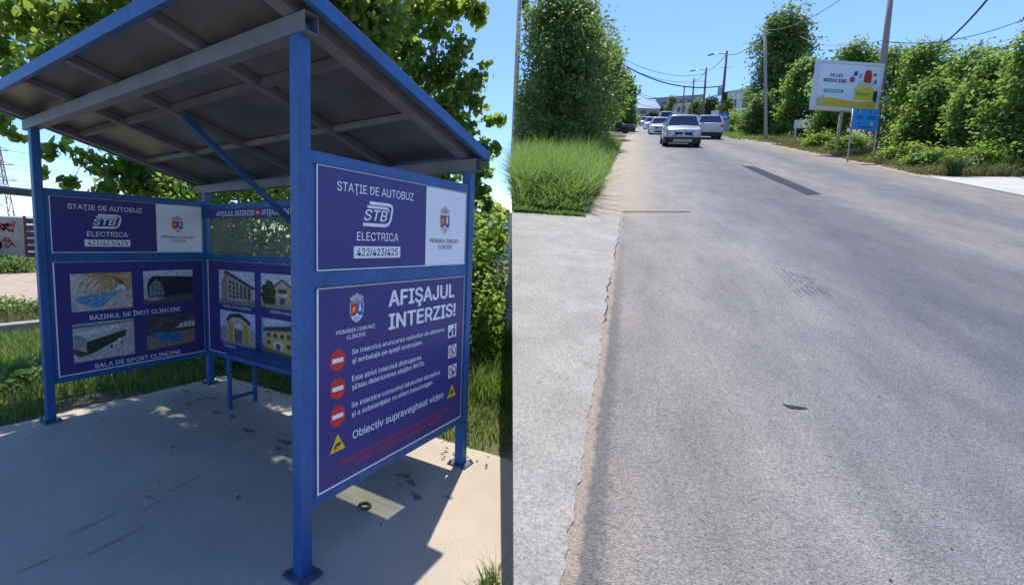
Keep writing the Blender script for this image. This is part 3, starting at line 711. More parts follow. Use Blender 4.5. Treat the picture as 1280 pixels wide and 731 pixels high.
LM_DRY = leafmat('verge_grass', (.10, .12, .03), (.26, .22, .09), (.25, .30, .08), .3)

# large poplar behind the shelter: boughs hang over and beside the roof
pop = []
def bough(u, v, d, r, rz=None):
    if u >= 500: d, r = d * 1.36, r * 1.33      # the boughs on the right spring from farther back
    p = at(u, v, d); pop.append((p.x, p.y, p.z, r, r, rz or r * .85))
for (u, v, d, r) in (
    (-40, 10, 7.0, .60), (-10, 60, 6.6, .34), (35, 20, 6.8, .48), (65, 70, 6.4, .38), (20, 95, 6.2, .22), (100, 30, 7.0, .55), (150, 10, 7.4, .6), (130, 75, 6.6, .4), (200, -10, 7.4, .65),
    (10, 165, 6.3, .10), (3, 150, 6.3, .14), (25, 172, 6.4, .08),
    (62, 190, 6.4, .13), (75, 182, 6.4, .12), (100, 195, 6.4, .14), (85, 228, 6.6, .12), (120, 205, 6.6, .15), (52, 215, 6.4, .10),
    (150, 215, 7.0, .36), (185, 225, 7.2, .40), (220, 232, 7.2, .36), (250, 250, 7.3, .3), (130, 240, 7.0, .18), (170, 195, 7.0, .25), (300, 215, 7.4, .5), (350, 230, 7.4, .4),
    (330, 150, 8.5, .5), (280, 0, 8.5, .6),
    (440, -20, 7.2, .7), (470, 30, 7.0, .55), (500, 60, 6.8, .45), (455, 70, 7.2, .5), (430, 0, 6.9, .5), (520, 15, 6.9, .40), (560, 5, 6.8, .30), (590, 10, 6.8, .26), (600, 20, 6.8, .16), (545, 40, 6.8, .22),
    (530, 95, 6.7, .40), (560, 85, 6.6, .26), (575, 60, 6.6, .22), (585, 110, 6.6, .24), (598, 95, 6.6, .16), (560, 130, 6.6, .33), (595, 130, 6.6, .16), (580, 160, 6.5, .18), (608, 80, 6.6, .08),
    (612, 150, 6.5, .10), (625, 148, 6.5, .10), (605, 185, 6.4, .16), (622, 185, 6.4, .08), (590, 210, 6.5, .24), (600, 240, 6.5, .18), (585, 250, 6.5, .24), (612, 262, 6.5, .18), (626, 270, 6.4, .12), (590, 285, 6.5, .20), (603, 215, 6.5, .14),
    (540, 170, 7.0, .5), (510, 130, 7.2, .5), (540, 220, 7.0, .5), (500, 200, 7.4, .5)):
    bough(u, v, d, r)
for (x, y, z, r) in ((-4.2, 3.6, 5.4, .5), (-5.6, 2.0, 5.4, .45), (-4.6, 1.2, 5.2, .6), (-5.0, .5, 5.0, .7), (-4.2, .3, 5.4, .5), (-4.0, 5.6, 6.6, .6), (-5.0, 4.4, 7.2, .5), (-3.2, 5.4, 7.4, .5), (-1.9, 3.0, 5.3, .34), (-2.45, 3.3, 5.6, .36), (-3.0, 2.8, 5.2, .3), (-2.7, 3.8, 6.3, .36), (-3.3, 3.4, 5.0, .28), (-2.95, 3.5, 5.6, .3), (-4.2, 1.9, 5.0, .55), (-4.7, 2.4, 5.0, .45), (-3.4, 3.2, 6.0, .36), (-2.2, 2.5, 4.7, .3), (-3.9, 3.0, 5.2, .34)):
    pop.append((x, y, z, r, r, r))  # high crown clumps, mostly out of view, added to shade and dapple the pad
pop.sort(key=lambda q: -q[3])
tree('poplar_tree', 'big leafy poplar whose boughs hang over and behind the shelter roof', 'tree', (-3.6, 5.2, -.06), pop, 25000, .115, LM_POP, .22, heart=True, shell=.1, seed=3, droop=.4, side=-1)

# hedge bushes behind the back wall and at the right rear of the shelter
def hedge(label, x, y, w, h, n, seed, lm=LM_HEDGE, size=.09, dep=.6):
    g = random.Random(seed); cl = []
    for k in range(16):
        zz = g.uniform(.1, .9) * h; cl.append((x + g.uniform(-w, w) * .8, y + g.uniform(-dep, dep), zz, g.uniform(.28, .5) * w, g.uniform(.3, .5), g.uniform(.22, .36) * h))
    return tree('hedge_bush', label, 'bush', (x, y, -.06), cl, n, size, lm, .05, 'bushes behind the shelter', seed=seed, shell=.1, side=-1, up=.8)
def hp(u, d):
    q = at(u, 320, d); return q.x, q.y
for lb, u, d, w_, h_, n_, sd in (('leafy green bush seen under and over the photo panel at the back left', 215, 7.4, 1.0, 2.2, 4200, 21), ('leafy green bush seen through the left end of the dusty back pane', 290, 6.9, .95, 2.45, 4600, 22),
    ('leafy green bush seen through the dusty back pane beside the front post', 350, 6.9, .95, 2.5, 4600, 23), ('tall green bush directly behind the rules panel', 470, 6.6, .9, 2.2, 5000, 24),
    ('sunlit green bush just right of the rear shelter post', 590, 6.7, .62, 2.0, 4600, 25), ('pale green bush in front of the white factory wall', 612, 7.7, .75, 2.1, 4600, 26)):
    x_, y_ = hp(u, d); hedge(lb, x_, y_, w_, h_, n_, sd)

# ------------------------------------------------------------------ grass
def blades(P, h, width, lean, seed, seg=3, up=None, curl=.5):
    """curved tapering blades rooted at points P (n,3) with heights h (n,)"""
    g = np.random.default_rng(seed); n = len(P)
    ang = g.random(n) * 2 * np.pi; di = np.stack([np.cos(ang), np.sin(ang), np.zeros(n)], 1)
    sd = np.stack([-np.sin(ang + g.normal(0, .8, n)), np.cos(ang), np.zeros(n)], 1)
    ln = lean * (.3 + g.random(n))
    rows = []
    for k in range(seg + 1):
        f = k / seg
        c = P + np.array([0, 0, 1.0]) * (h * (f - curl * .35 * f * f * ln))[:, None] + di * (h * ln * f * f)[:, None]
        wd = (width * (1 - f) ** .7 * (.7 + .6 * g.random(1)[0]))
        if k < seg: rows.append((c + sd * wd, c - sd * wd))
        else: rows.append((c + sd * wd * .1 + 0, c - sd * .0005))
    V = np.stack([q for r in rows for q in r], 1).reshape(-1, 3)
    m_ = 2 * (seg + 1); Fs = []
    base = (np.arange(n) * m_)[:, None]
    for k in range(seg): Fs.append(base + np.array([[2 * k, 2 * k + 1, 2 * k + 3, 2 * k + 2]]))
    return V, np.concatenate(Fs, 0), np.repeat(g.random(n), m_)
def scatter(n, x0, x1, y0, y1, seed, keep=None):
    g = np.random.default_rng(seed); P = np.stack([g.uniform(x0, x1, n), g.uniform(y0, y1, n), np.full(n, -.068)], 1)
    return P[keep(P)] if keep else P
def grass_obj(name, P, h, wd, lean, seed, mt, **k):
    V, Fc, ti = blades(P, h, wd, lean, seed, **k)
    return struct(name, np_mesh(name, V, Fc, mt, ti), kind='stuff')
def patchy(P, s, th, seed):
    g = np.random.default_rng(seed); ph = g.random(6) * 6.28
    f = np.sin(P[:, 0] * s + ph[0]) + np.sin(P[:, 1] * s * 1.3 + ph[1]) + np.sin((P[:, 0] + P[:, 1]) * s * 1.9 + ph[2]) + .7 * np.sin((P[:, 0] - P[:, 1]) * s * 3.1 + ph[3])
    return f + g.normal(0, .5, len(P)) > th
# left strip beside the pad
P = scatter(26000, -8.3, -3.5, -1.5, 6.5, 31, lambda p: (p[:, 0] < -3.53) & patchy(p, 1.5, -.6, 1))
grass_obj('grass', P, .10 + .16 * np.random.default_rng(1).random(len(P)), .006, .7, 5, LM_GRASS)
# behind the shelter and right of it
P = scatter(30000, -4.5, .35, 1.8, 6.5, 33, lambda p: (p[:, 0] < .28 - .42 * (p[:, 1] - 1.78)) & ((p[:, 1] > 2.15) | patchy(p, 3, .2, 7)))
hh = np.where(P[:, 1] > 2.9, .36, .11) * (.5 + .8 * np.random.default_rng(2).random(len(P)))
grass_obj('grass', P, hh, .007, .7, 6, LM_GRASS)
P = scatter(1500, .70, 1.10, .25, .80, 35, lambda p: (p[:, 0] > .735) & (p[:, 0] < .80 - .45 * (p[:, 1] - .5)))
P[:, 2] = -.01
grass_obj('grass', P, .05 + .09 * np.random.default_rng(3).random(len(P)), .004, .8, 8, LM_GRASS)
# weeds in front of the sandy path
P = scatter(9000, -12.2, -8.6, -1.5, 6, 37, lambda p: patchy(p, 1.0, -.5, 3))
grass_obj('grass', P, .10 + .12 * np.random.default_rng(4).random(len(P)), .012, .8, 9, LM_DRY)
V, Fc, ti = leaf_cloud([(-11.4, 1.6, .15, .8, .5, .18), (-11.0, 2.4, .12, .6, .6, .14), (-6.2, 1.5, .12, .6, .5, .14), (-5.0, .2, .08, .5, .5, .12), (-4.4, 2.6, .1, .5, .7, .14), (-5.4, 3.4, .2, .7, .6, .25), (-3.9, 2.2, .1, .3, .6, .14)], 2600, .11, seed=9, shell=.1, up=1.2)
struct('ground_cover_weeds', np_mesh('ground_cover_weeds', V, Fc, LM_GRASS, ti), kind='stuff')

# ------------------------------------------------------------------ left background
mb = MB(); mb.add([(-30, -12, -.06), (-12.4, -12, -.06), (-12.4, 16, -.06), (-30, 16, -.06)], [(0, 1, 2, 3)], mat('sandy_path', (.40, .32, .23), .95, var=.2, scale=2.5, bump=.3, bscale=30))
struct('path', mb)
M_OLDCONC = mat('old_concrete', (.33, .31, .28), .9, var=.2, scale=3, bump=.3, bscale=20, dirt=((.16, .15, .13), 1.5, .56))
o = link('low_wall', MB().box((-8.55, -9, -.1), (-8.30, 11, .16), M_OLDCONC), bevel=.015); tag(o, 'long low concrete kerb wall behind the grass strip', 'low wall')
gw = thing('graffiti_wall', 'tall grey concrete wall scrawled with faded red graffiti', 'wall', (-27.5, -.5, 0))
mb = MB(); mb.prism([(-.2, -7), (.2, -7), (.2, 7.0), (-.2, 7.0)], -.1, 2.5, M_OLDCONC)
link('panel', mb, gw, bevel=.03)
M_GRAF = mat('red_graffiti', (.30, .07, .06), .8, var=.3, scale=12)
random.seed(5)
for row, z in enumerate((1.85, 1.1, .4)):
    mb = MB(); y = 1.5
    while y < 6.3:
        x = .203; pts = []
        for k in range(6): pts.append((x, y + random.uniform(-.05, .42), z + random.uniform(-.1, .42)))
        for i in range(5): mb.bar(pts[i], pts[i + 1], .004, .07, M_GRAF, up=(0, .4, 1))
        y += .17
    link('graffiti', mb, gw)
fn = thing('metal_fence', 'dark rusty fence of horizontal metal slats beside the graffiti wall', 'fence', (-27.5, 6.6, 0))
link('post', MB().box((-.06, -.05, -.1), (.06, .05, 2.6), M_RUST), fn); link('post', MB().box((-.06, 5.95, -.1), (.06, 6.05, 2.6), M_RUST), fn)
mb = MB()
for k in range(7): mb.box((-.02, .05, .25 + k * .33), (.02, 5.95, .50 + k * .33), mat('fence_slat', (.07, .045, .05), .7, var=.3))
link('slat_panel', mb, fn)
# shrubs at the foot of that wall
for i, (x, y, r, lb) in enumerate(((-26.3, 2.4, 1.0, 'dark shrub at the foot of the graffiti wall'), (-26.4, 5.2, 1.2, 'dark shrub against the rusty slat fence'), (-26.5, 8.4, 1.3, 'dark shrub at the far end of the slat fence'))):
    tree('shrub', lb, 'shrub', (x, y, -.06), [(x, y, .3, r, r, .45), (x + .3, y + .7, .25, r * .7, r * .7, .4), (x + .2, y - .8, .25, r * .7, r * .7, .35)], 2200, .16, LM_DARK, .05, 'shrubs along the wall', seed=50 + i, shell=.1)
gp = thing('overhead_pipe', 'dark overhead pipe crossing level behind the front left post', 'pipe', (-9.0, 2.0, 0))
a, b = at(-60, 231, 9.6) - Vector((-9.0, 2.0, 0)), at(52, 242, 10.2) - Vector((-9.0, 2.0, 0))
d = (b - a); mb = MB(); mb.tube([a - d * 2, b + d * 5], .085, mat('pipe_paint', (.05, .055, .06), .6, var=.2), 10); link('pipe', mb, gp, smooth=True)
for f in (-1.8, 4.6):
    p0 = a + d * f; link('support', MB().tube([(p0.x, p0.y, -.1), (p0.x, p0.y, p0.z - .08)], .05, M_STEEL, 8), gp)
# industrial sheds far to the left and behind the right rear bush
M_SHED = mat('pale_cladding', (.62, .63, .66), .6, var=.06, scale=.6)
M_SHEDROOF = mat('blue_grey_roof', (.30, .36, .42), .55, var=.12, scale=.4)
def shed(name, label, cx, cy, wx, wy, h, rot, mt, rt, rise=1.0, bays=8):
    t = thing(name, label, 'building', (cx, cy, -.07)); t.rotation_euler = (0, 0, rot)
    link('wall', MB().box((-wx / 2, -wy / 2, 0), (wx / 2, wy / 2, h), mt), t)
    mb = MB(); e = .4
    v = [(-wx / 2 - e, -wy / 2 - e, h + .003), (wx / 2 + e, -wy / 2 - e, h + .003), (wx / 2 + e, wy / 2 + e, h + .003), (-wx / 2 - e, wy / 2 + e, h + .003), (-wx / 2 - e, 0, h + rise), (wx / 2 + e, 0, h + rise)]
    mb.add(v, [(0, 1, 5, 4), (2, 3, 4, 5), (0, 4, 3), (1, 2, 5), (3, 2, 1, 0)], rt); link('roof', mb, t)
    for k in range(bays):
        x = -wx / 2 + (k + .5) * wx / bays
        link('downpipe', MB().box((x - .06, -wy / 2 - .12, 0), (x + .06, -wy / 2 - .01, h - .1), M_STEEL), t)
        link('window', MB().box((x + wx / bays * .25, -wy / 2 - .05, h * .55), (x + wx / bays * .7, -wy / 2 + .05, h * .8), M_GLASSD), t)
    return t
p0 = at(-15, 283, 75); shed('warehouse', 'long low warehouse with blue grey roof beyond the pipe', p0.x, p0.y, 40, 14, 3.2, R(40), M_SHED, M_SHEDROOF, 1.6)
p0 = at(660, 290, 42); shed('factory_building', 'white factory building showing between the bushes right of the shelter', p0.x - 3.4, p0.y, 12.5, 8, 4.35, R(28), mat('white_cladding', (.78, .79, .82), .5, var=.05, scale=.5), M_SHED, .12, 6)
# lattice pylon and its lines
M_PYL = mat('pylon_paint', (.42, .20, .17), .6, var=.35, scale=.6)
py = at(2, 300, 120); pyl = thing('lattice_pylon', 'red and grey lattice power pylon far behind the left post', 'pylon', (py.x, py.y, -.07))
mb = MB(); hw = lambda z: 2.6 * (1 - z / 27) + .35
lv = [0, 4, 7.5, 10.5, 13, 15.2, 17.2, 19, 20.8, 22.4, 24]
for i in range(len(lv) - 1):
    z0, z1 = lv[i], lv[i + 1]; a0, a1 = hw(z0), hw(z1)
    c0_ = [(-a0, -a0), (a0, -a0), (a0, a0), (-a0, a0)]; c1_ = [(-a1, -a1), (a1, -a1), (a1, a1), (-a1, a1)]
    for k in range(4):
        k2 = (k + 1) % 4
        mb.tube([(*c0_[k], z0), (*c1_[k], z1)], .13, M_PYL, 4); mb.tube([(*c0_[k], z0), (*c1_[k2], z1)], .08, M_PYL, 4); mb.tube([(*c0_[k2], z0), (*c1_[k], z1)], .08, M_PYL, 4)
link('tower', mb, pyl)
for z, L in ((15.2, 4.8), (19, 4.2), (22.4, 3.2)):
    mb = MB()
    for s in (-1, 1):
        mb.tube([(0, -.5, z), (s * L * .81, s * L * .58, z + .1)], .11, M_PYL, 4); mb.tube([(0, .5, z + 1.2), (s * L * .81, s * L * .58, z + .1)], .09, M_PYL, 4)
    link('cross_arm', mb, pyl)
def cable(label, a, b, sag, r, group, n=24, obj=None):
    a, b = Vector(a), Vector(b); pts = []
    for k in range(n + 1):
        f = k / n; q = a.lerp(b, f); q.z -= sag * 4 * f * (1 - f); pts.append(q - a)
    mb = MB(); mb.tube(pts, r, M_WIRE, 5)
    return tag(link('overhead_cable', mb, loc=a), label, 'cable', group)
gpy = 'power lines from the lattice pylon'
for k, (z, L) in enumerate(((15.2, 4.8), (15.2, -4.8), (19, 4.2), (22.4, 3.2), (19, -4.2))):
    a = Vector((py.x + L * .81, py.y + L * .58, z)); cable('thin power line running off the lattice pylon', a, a + Vector((60, 95, 3)), 3.5, .035, gpy)
cable('single wire slanting down to the pole behind the left panel', at(112, 180, 30), at(30, 345, 29), .3, .02, gpy)

# ------------------------------------------------------------------ the climbing street and its hill
M_HILL = mat('hillside_soil', (.20, .165, .09), .95, var=.4, scale=.8, bump=.5, bscale=14, dirt=((.08, .10, .03), .5, .5))
M_BANK = mat('bank_limewash', (.66, .65, .62), .9, var=.2, scale=2, bump=.3, bscale=15)
mb = MB(); rows = []
ts = [-.4, .3, .7, 1, 2, 4, 6, 8, 10, 13, 16, 19, 22, 26, 30, 36, 44, 55, 70, 90, 120, 160, 220, 300, 400]
for t in ts:
    sb = s_edge(t); st = sb if t <= 19 else max(sb, -4.3)
    top = RP(st, t); foot = RP(sb, t); foot = Vector((foot.x, foot.y, -.3)) + RS * (0.0 if t > 19 else .02 + .115 * max(0, top.z))
    sr = 22 + .95 * t; e = RP(sr, t); ef = Vector((e.x + 20, e.y + 6, -.3))
    if top.z < -.2: top.z = max(top.z, -.2)
    rows.append([foot, top, RP(8.0, t), e, ef])
vs = [p for r in rows for p in r]; k = 5
for i in range(len(rows) - 1):
    for j in range(4):
        q = [(i * k + j, i * k + j + 1, (i + 1) * k + j + 1, (i + 1) * k + j)]
        mb.add([vs[x] for x in q[0]], [(0, 1, 2, 3)], M_BANK if (j == 0 and ts[i] < 13) else M_HILL)
mb.add(rows[-1], [(0, 1, 2, 3, 4)], M_HILL)
struct('hill', mb)

def asphalt():
    mt, n, p = _new('asphalt'); p.inputs['Roughness'].default_value = .82; p.inputs['Specular IOR Level'].default_value = .4
    tc = n.nodes.new('ShaderNodeTexCoord'); sp = n.nodes.new('ShaderNodeSeparateXYZ'); n.links.new(tc.outputs['Object'], sp.inputs[0])
    def noise(scale, detail, rough=.6, stretch=(1, 1, 1)):
        nn = n.nodes.new('ShaderNodeTexNoise'); nn.inputs['Scale'].default_value = scale; nn.inputs['Detail'].default_value = detail; nn.inputs['Roughness'].default_value = rough
        mp = n.nodes.new('ShaderNodeMapping'); mp.inputs['Scale'].default_value = stretch; n.links.new(tc.outputs['Object'], mp.inputs[0]); n.links.new(mp.outputs[0], nn.inputs['Vector']); return nn
    wob = noise(.7, 4, .6, (1, .35, 1)); fine = noise(72, 3, .8); mid = noise(2.2, 6, .7, (1, .3, 1)); vor = n.nodes.new('ShaderNodeTexVoronoi'); vor.inputs['Scale'].default_value = 120; n.links.new(tc.outputs['Object'], vor.inputs['Vector'])
    # worn lanes: dust at the edges, dark polished wheel tracks between (they follow the road, as in the surface itself)
    ad = n.nodes.new('ShaderNodeMath'); ad.operation = 'MULTIPLY_ADD'; ad.inputs[1].default_value = 2.0; n.links.new(wob.outputs[0], ad.inputs[0]); n.links.new(sp.outputs[0], ad.inputs[2])
    mr = n.nodes.new('ShaderNodeMapRange'); mr.inputs[1].default_value = 1.0; mr.inputs[2].default_value = 8.8; n.links.new(ad.outputs[0], mr.inputs[0])
    cr = n.nodes.new('ShaderNodeValToRGB'); e = cr.color_ramp.elements
    stops = [(0, (0.285, 0.26, 0.225)), (0.1, (0.26, 0.25, 0.232)), (0.18, (0.228, 0.226, 0.22)), (0.28, (0.16, 0.166, 0.178)), (0.38, (0.11, 0.117, 0.134)), (0.46, (0.14, 0.145, 0.155)), (0.56, (0.23, 0.22, 0.2)), (0.64, (0.205, 0.198, 0.185)), (0.74, (0.138, 0.143, 0.155)), (0.83, (0.205, 0.197, 0.182)), (1, (0.28, 0.255, 0.21))]
    e[0].position, e[0].color = stops[0][0], stops[0][1] + (1,); e[1].position, e[1].color = 1, stops[-1][1] + (1,)
    for ps, c in stops[1:-1]:
        x = e.new(ps); x.color = c + (1,)
    n.links.new(mr.outputs[0], cr.inputs[0])
    r2 = n.nodes.new('ShaderNodeValToRGB'); r2.color_ramp.elements[0].position = .30; r2.color_ramp.elements[1].position = .68; r2.color_ramp.elements[0].color = (.34, .34, .36, 1); r2.color_ramp.elements[1].color = (1.45, 1.43, 1.38, 1); n.links.new(fine.outputs[0], r2.inputs[0])
    m1 = n.nodes.new('ShaderNodeMixRGB'); m1.blend_type = 'MULTIPLY'; m1.inputs[0].default_value = .8; n.links.new(cr.outputs[0], m1.inputs[1]); n.links.new(r2.outputs[0], m1.inputs[2])
    r3 = n.nodes.new('ShaderNodeValToRGB'); r3.color_ramp.elements[0].position = .30; r3.color_ramp.elements[1].position = .7; r3.color_ramp.elements[0].color = (.70, .71, .74, 1); r3.color_ramp.elements[1].color = (1.24, 1.22, 1.18, 1); n.links.new(mid.outputs[0], r3.inputs[0])
    m2 = n.nodes.new('ShaderNodeMixRGB'); m2.blend_type = 'MULTIPLY'; m2.inputs[0].default_value = 1; n.links.new(m1.outputs[0], m2.inputs[1]); n.links.new(r3.outputs[0], m2.inputs[2])
    out = m2.outputs[0]
    en = noise(9, 5, .75); en2 = noise(2.2, 6, .75, (1, .4, 1))
    def math_(op, a, b=None):
        q = n.nodes.new('ShaderNodeMath'); q.operation = op
        for i, x in enumerate((a, b)):
            if x is None: continue
            if isinstance(x, (int, float)): q.inputs[i].default_value = x
            else: n.links.new(x, q.inputs[i])
        return q.outputs[0]
    def ramp(x, pts):
        r = n.nodes.new('ShaderNodeValToRGB'); e = r.color_ramp.elements
        e[0].position, e[0].color = pts[0][0], (pts[0][1],) * 3 + (1,); e[1].position, e[1].color = pts[-1][0], (pts[-1][1],) * 3 + (1,)
        for a, v in pts[1:-1]: k = e.new(a); k.color = (v,) * 3 + (1,)
        n.links.new(x, r.inputs[0]); return r.outputs[0]
    near = math_('ADD', sp.outputs[0], math_('MULTIPLY', math_('SUBTRACT', en.outputs[0], .5), .13))
    tn = math_('MULTIPLY', sp.outputs[1], .1)
    dark = math_('MULTIPLY', ramp(near, [(.03, 0), (.055, .85), (.10, .75), (.15, 0)]), ramp(tn, [(.35, 1), (.75, .15)]))
    sand = math_('MULTIPLY', ramp(near, [(.02, 1), (.055, 0)]), .85)
    far = math_('ADD', sp.outputs[0], math_('MULTIPLY', math_('SUBTRACT', en2.outputs[0], .5), 1.1))
    sand2 = math_('MULTIPLY', ramp(far, [(.10, .95), (.50, .45), (.95, 0)]), ramp(tn, [(.86, 0), (.95, 1)]))
    for fac, c in ((dark, (.13, .125, .12)), (sand, (.36, .29, .21)), (sand2, (.40, .335, .25))):
        mm = n.nodes.new('ShaderNodeMixRGB'); n.links.new(fac, mm.inputs[0]); n.links.new(out, mm.inputs[1])
        gm = n.nodes.new('ShaderNodeMixRGB'); gm.blend_type = 'MULTIPLY'; gm.inputs[0].default_value = .7; gm.inputs[1].default_value = c + (1,); n.links.new(r2.outputs[0], gm.inputs[2])
        n.links.new(gm.outputs[0], mm.inputs[2]); out = mm.outputs[0]
    n.links.new(out, p.inputs['Base Color'])
    b = n.nodes.new('ShaderNodeBump'); b.inputs['Strength'].default_value = .6; b.inputs['Distance'].default_value = .008; n.links.new(vor.outputs['Distance'], b.inputs['Height']); n.links.new(b.outputs[0], p.inputs['Normal'])
    return mt
M_ASPH = asphalt()
def sheet(name, poly, k, mt, kind='structure', thick=None):
    mb = MB()
    if thick: mb.prism(poly, k - thick, k, mt)
    else: mb.add([(x, y, k) for x, y in poly], [tuple(range(len(poly)))], mt)
    return struct(name, mb, mw=ROADM, kind=kind)
random.seed(3)
redge = [(7.75 - .95 * min(1, max(0, (t - 34) / 22)) + random.uniform(-.05, .05), t) for t in np.linspace(-1, 60, 60)] + [(6.5, 90), (6.4, 390)]
sheet('road', [(-.05, 390)] + [(-.05, 60)] + [(-.12 + random.uniform(-.02, .02), t) for t in np.linspace(40, -1, 60)] + redge, .004, M_ASPH)
M_APRON = mat('apron_concrete', (.36, .335, .29), .88, var=.16, scale=2.2, bump=.5, bscale=70, dirt=((.27, .25, .21), 5, .58), grain=(75, .40))
M_SAND = mat('shoulder_sand', (.42, .345, .255), .95, var=.16, scale=3, bump=.5, bscale=40, grain=(70, .4))
crack = [(.01, -1), (.02, 1.2), (.015, 1.6), (.025, 2.0), (.02, 2.6), (.04, 3.2), (.02, 3.8), (.03, 4.3), (.01, 4.9), (.05, 5.6), (.03, 6.4), (.055, 7.2), (.04, 8.2), (.05, 9.2)]
crack2 = []
for i in range(len(crack) - 1):
    for q in range(16):
        f = q / 16; crack2.append((crack[i][0] * (1 - f) + crack[i + 1][0] * f + .010 * math.sin(len(crack2) * .9) * math.sin(len(crack2) * .23) + random.uniform(-.006, .004), crack[i][1] * (1 - f) + crack[i + 1][1] * f))
crack2.append(crack[-1])
ap = [(s - .03, t) for s, t in crack2]
apron_poly = [(s_edge(-.5), -.5)] + [q for q in ap if q[1] > -.4] + wobble((-.12, 9.12), (s_edge(8.4), 8.40), 26, .06) + [(s_edge(8.4), 8.4), (s_edge(4), 4), (s_edge(1), 1), (s_edge(.7), .7)]
sheet('pavement', apron_poly[::1], .0095, M_APRON, thick=.05)
M_CRACK = mat('joint_dirt', (.055, .048, .04), .95, var=.4, scale=25)
mb = MB()
for i in range(32, len(crack2) - 18):
    (s0, t0), (s1, t1) = crack2[i], crack2[i + 1]
    if random.random() < .7 and math.sin(t0 * 3.1) > -.3 and t0 > 3.3:
        w0, w1 = random.uniform(.002, .016), random.uniform(.002, .016)
        mb.add([(s0 - .028, t0, .0108), (s0 - .028 + w0, t0, .0108), (s1 - .028 + w1, t1, .0108), (s1 - .028, t1, .0108)], [(0, 1, 2, 3)], M_CRACK)
for path in ([(.9, 7.1), (1.2, 7.45), (1.5, 7.6), (1.75, 7.95)], [(1.2, 7.45), (1.05, 7.9)]):
    L_, R_ = [], []
    for i in range(len(path) - 1):
        for q in range(9):
            f = q / 9; x = path[i][0] * (1 - f) + path[i + 1][0] * f + random.uniform(-.02, .02); y = path[i][1] * (1 - f) + path[i + 1][1] * f; w_ = random.uniform(.0005, .0028)
            L_.append((x - w_, y, .0098)); R_.append((x + w_, y, .0098))
    for k in range(len(L_) - 1): mb.add([L_[k], R_[k], R_[k + 1], L_[k + 1]], [(0, 1, 2, 3)], M_CRACK)
struct('road_crack', mb, mw=ROADM)
M_BIT = mat('bitumen', (.05, .053, .06), .9, var=.25, scale=8, bump=.3, bscale=60, spec=.1)
sheet('road_patch', [(3.66, 12.9), (3.98, 13.2), (3.98, 16.5), (3.95, 19.9), (3.60, 20.0), (3.62, 16)], .0085, M_BIT)
sheet('road_patch', [(.04, 9.22), (1.15, 9.68), (1.15, 9.78), (.04, 9.32)], .0085, mat('joint_seal', (.03, .03, .03), .8, var=.2))
sheet('road_patch', [(x, y) for x, y, z in blot(1.09, 3.08, .055, .018, .1)], .0085, M_BIT)
mb = MB()
M_SCUFF = mat('tyre_scuff', (.15, .148, .15), .8, var=.4, scale=14)
for k in range(11):
    s0 = 1.66 + k * .03 + random.uniform(-.012, .012); t0 = 6.36 - k * .03
    while t0 > 5.45 + k * .015:
        ln = random.uniform(.06, .30); w_ = random.uniform(.004, .013); sk = .02 * ln
        mb.add([(s0, t0, .0085), (s0 + w_, t0, .0085), (s0 + w_ * .6 + sk, t0 - ln, .0085), (s0 + w_ * .2 + sk, t0 - ln, .0085)], [(3, 2, 1, 0)], M_SCUFF)
        t0 -= ln + random.uniform(.01, .14); s0 += sk + random.uniform(-.004, .004)
struct('road_scuffs', mb, mw=ROADM)
mb = MB()
for k in range(170):
    s_, t_ = random.uniform(.1, 5), random.uniform(1.3, 12); r = random.uniform(.002, .0065)
    mb.add([(s_ + r * math.cos(a) * random.uniform(.7, 1.5), t_ + r * math.sin(a), .0075) for a in (0, 1, 2, 3.1, 4.2, 5.2)], [(0, 1, 2, 3, 4, 5)], M_CRACK)
struct('road_specks', mb, mw=ROADM, kind='stuff')
sh_l = [(-.42 + random.uniform(-.1, .06), t) for t in np.linspace(8.3, 60, 40)]
sh_r = [(-.08 + random.uniform(-.03, .03), t) for t in np.linspace(60, 8.9, 160)]
sheet('road_shoulder', (sh_l + sh_r)[::-1], .0065, M_SAND)
vr = [(7.62 - .95 * min(1, max(0, (t - 34) / 22)) + random.uniform(-.06, .06), t) for t in np.linspace(17.5, 70, 70)] + [(8.25 - 1.1 * min(1, max(0, (t - 34) / 22)) + random.uniform(-.12, .12), t) for t in np.linspace(70, 17.5, 70)]
sheet('road_shoulder', vr, .0065, mat('dusty_verge', (.36, .29, .20), .95, var=.25, scale=2))
sheet('driveway', [(7.85, 13.2), (26, 13.0), (26, 25.8), (10.14, 19.07), (7.70, 18.03)], .03, mat('drive_concrete', (.50, .48, .43), .9, var=.1, scale=1.2), thick=.1)
sheet('path', [(7.70, 36.5), (8.6, 36.6), (7.7, 52), (6.95, 52)], .025, mat('path_concrete', (.45, .42, .37), .9, var=.12, scale=1.2), thick=.08)

# tall roadside grass on the left, dry grass and weeds on the right verge
def road_pts(n, s0f, s1f, t0, t1, seed, pw=1.0):
    g = np.random.default_rng(seed); t = t0 + (t1 - t0) * g.random(n) ** pw; s = s0f(t) + (s1f(t) - s0f(t)) * g.random(n)
    A = np.array([RS[:], RT[:]]); return np.array(RO[:]) + s[:, None] * A[0] + t[:, None] * A[1], s, t
LM_REED = leafmat('tall_grass_blade', (.06, .12, .03), (.16, .25, .07), (.32, .52, .10), .45, spot=(.34, .29, .13))
left_edge = lambda t: np.where(t < 19.5, .16 - .2228 * t, -4.0)
P, s, t = road_pts(26000, left_edge, lambda t: np.full_like(t, -.50) - .35 * (np.sin(t * 2.1) * .5 + .5) * (t < 11), 8.5, 34, 41, 1.5)
g = np.random.default_rng(6); clump = .72 + .28 * np.sin(s * 5.1 + 1.7 * np.sin(t * 2.3)) * np.sin(t * 3.7 + s * 2)
hh = (.22 + .78 * np.clip((-.30 - s) / 1.0, 0, 1)) * (.35 + .85 * g.random(len(P))) * clump * np.clip((t - 8.4 - .5 * np.sin(s * 7) ** 2) / 1.6, .18, 1)
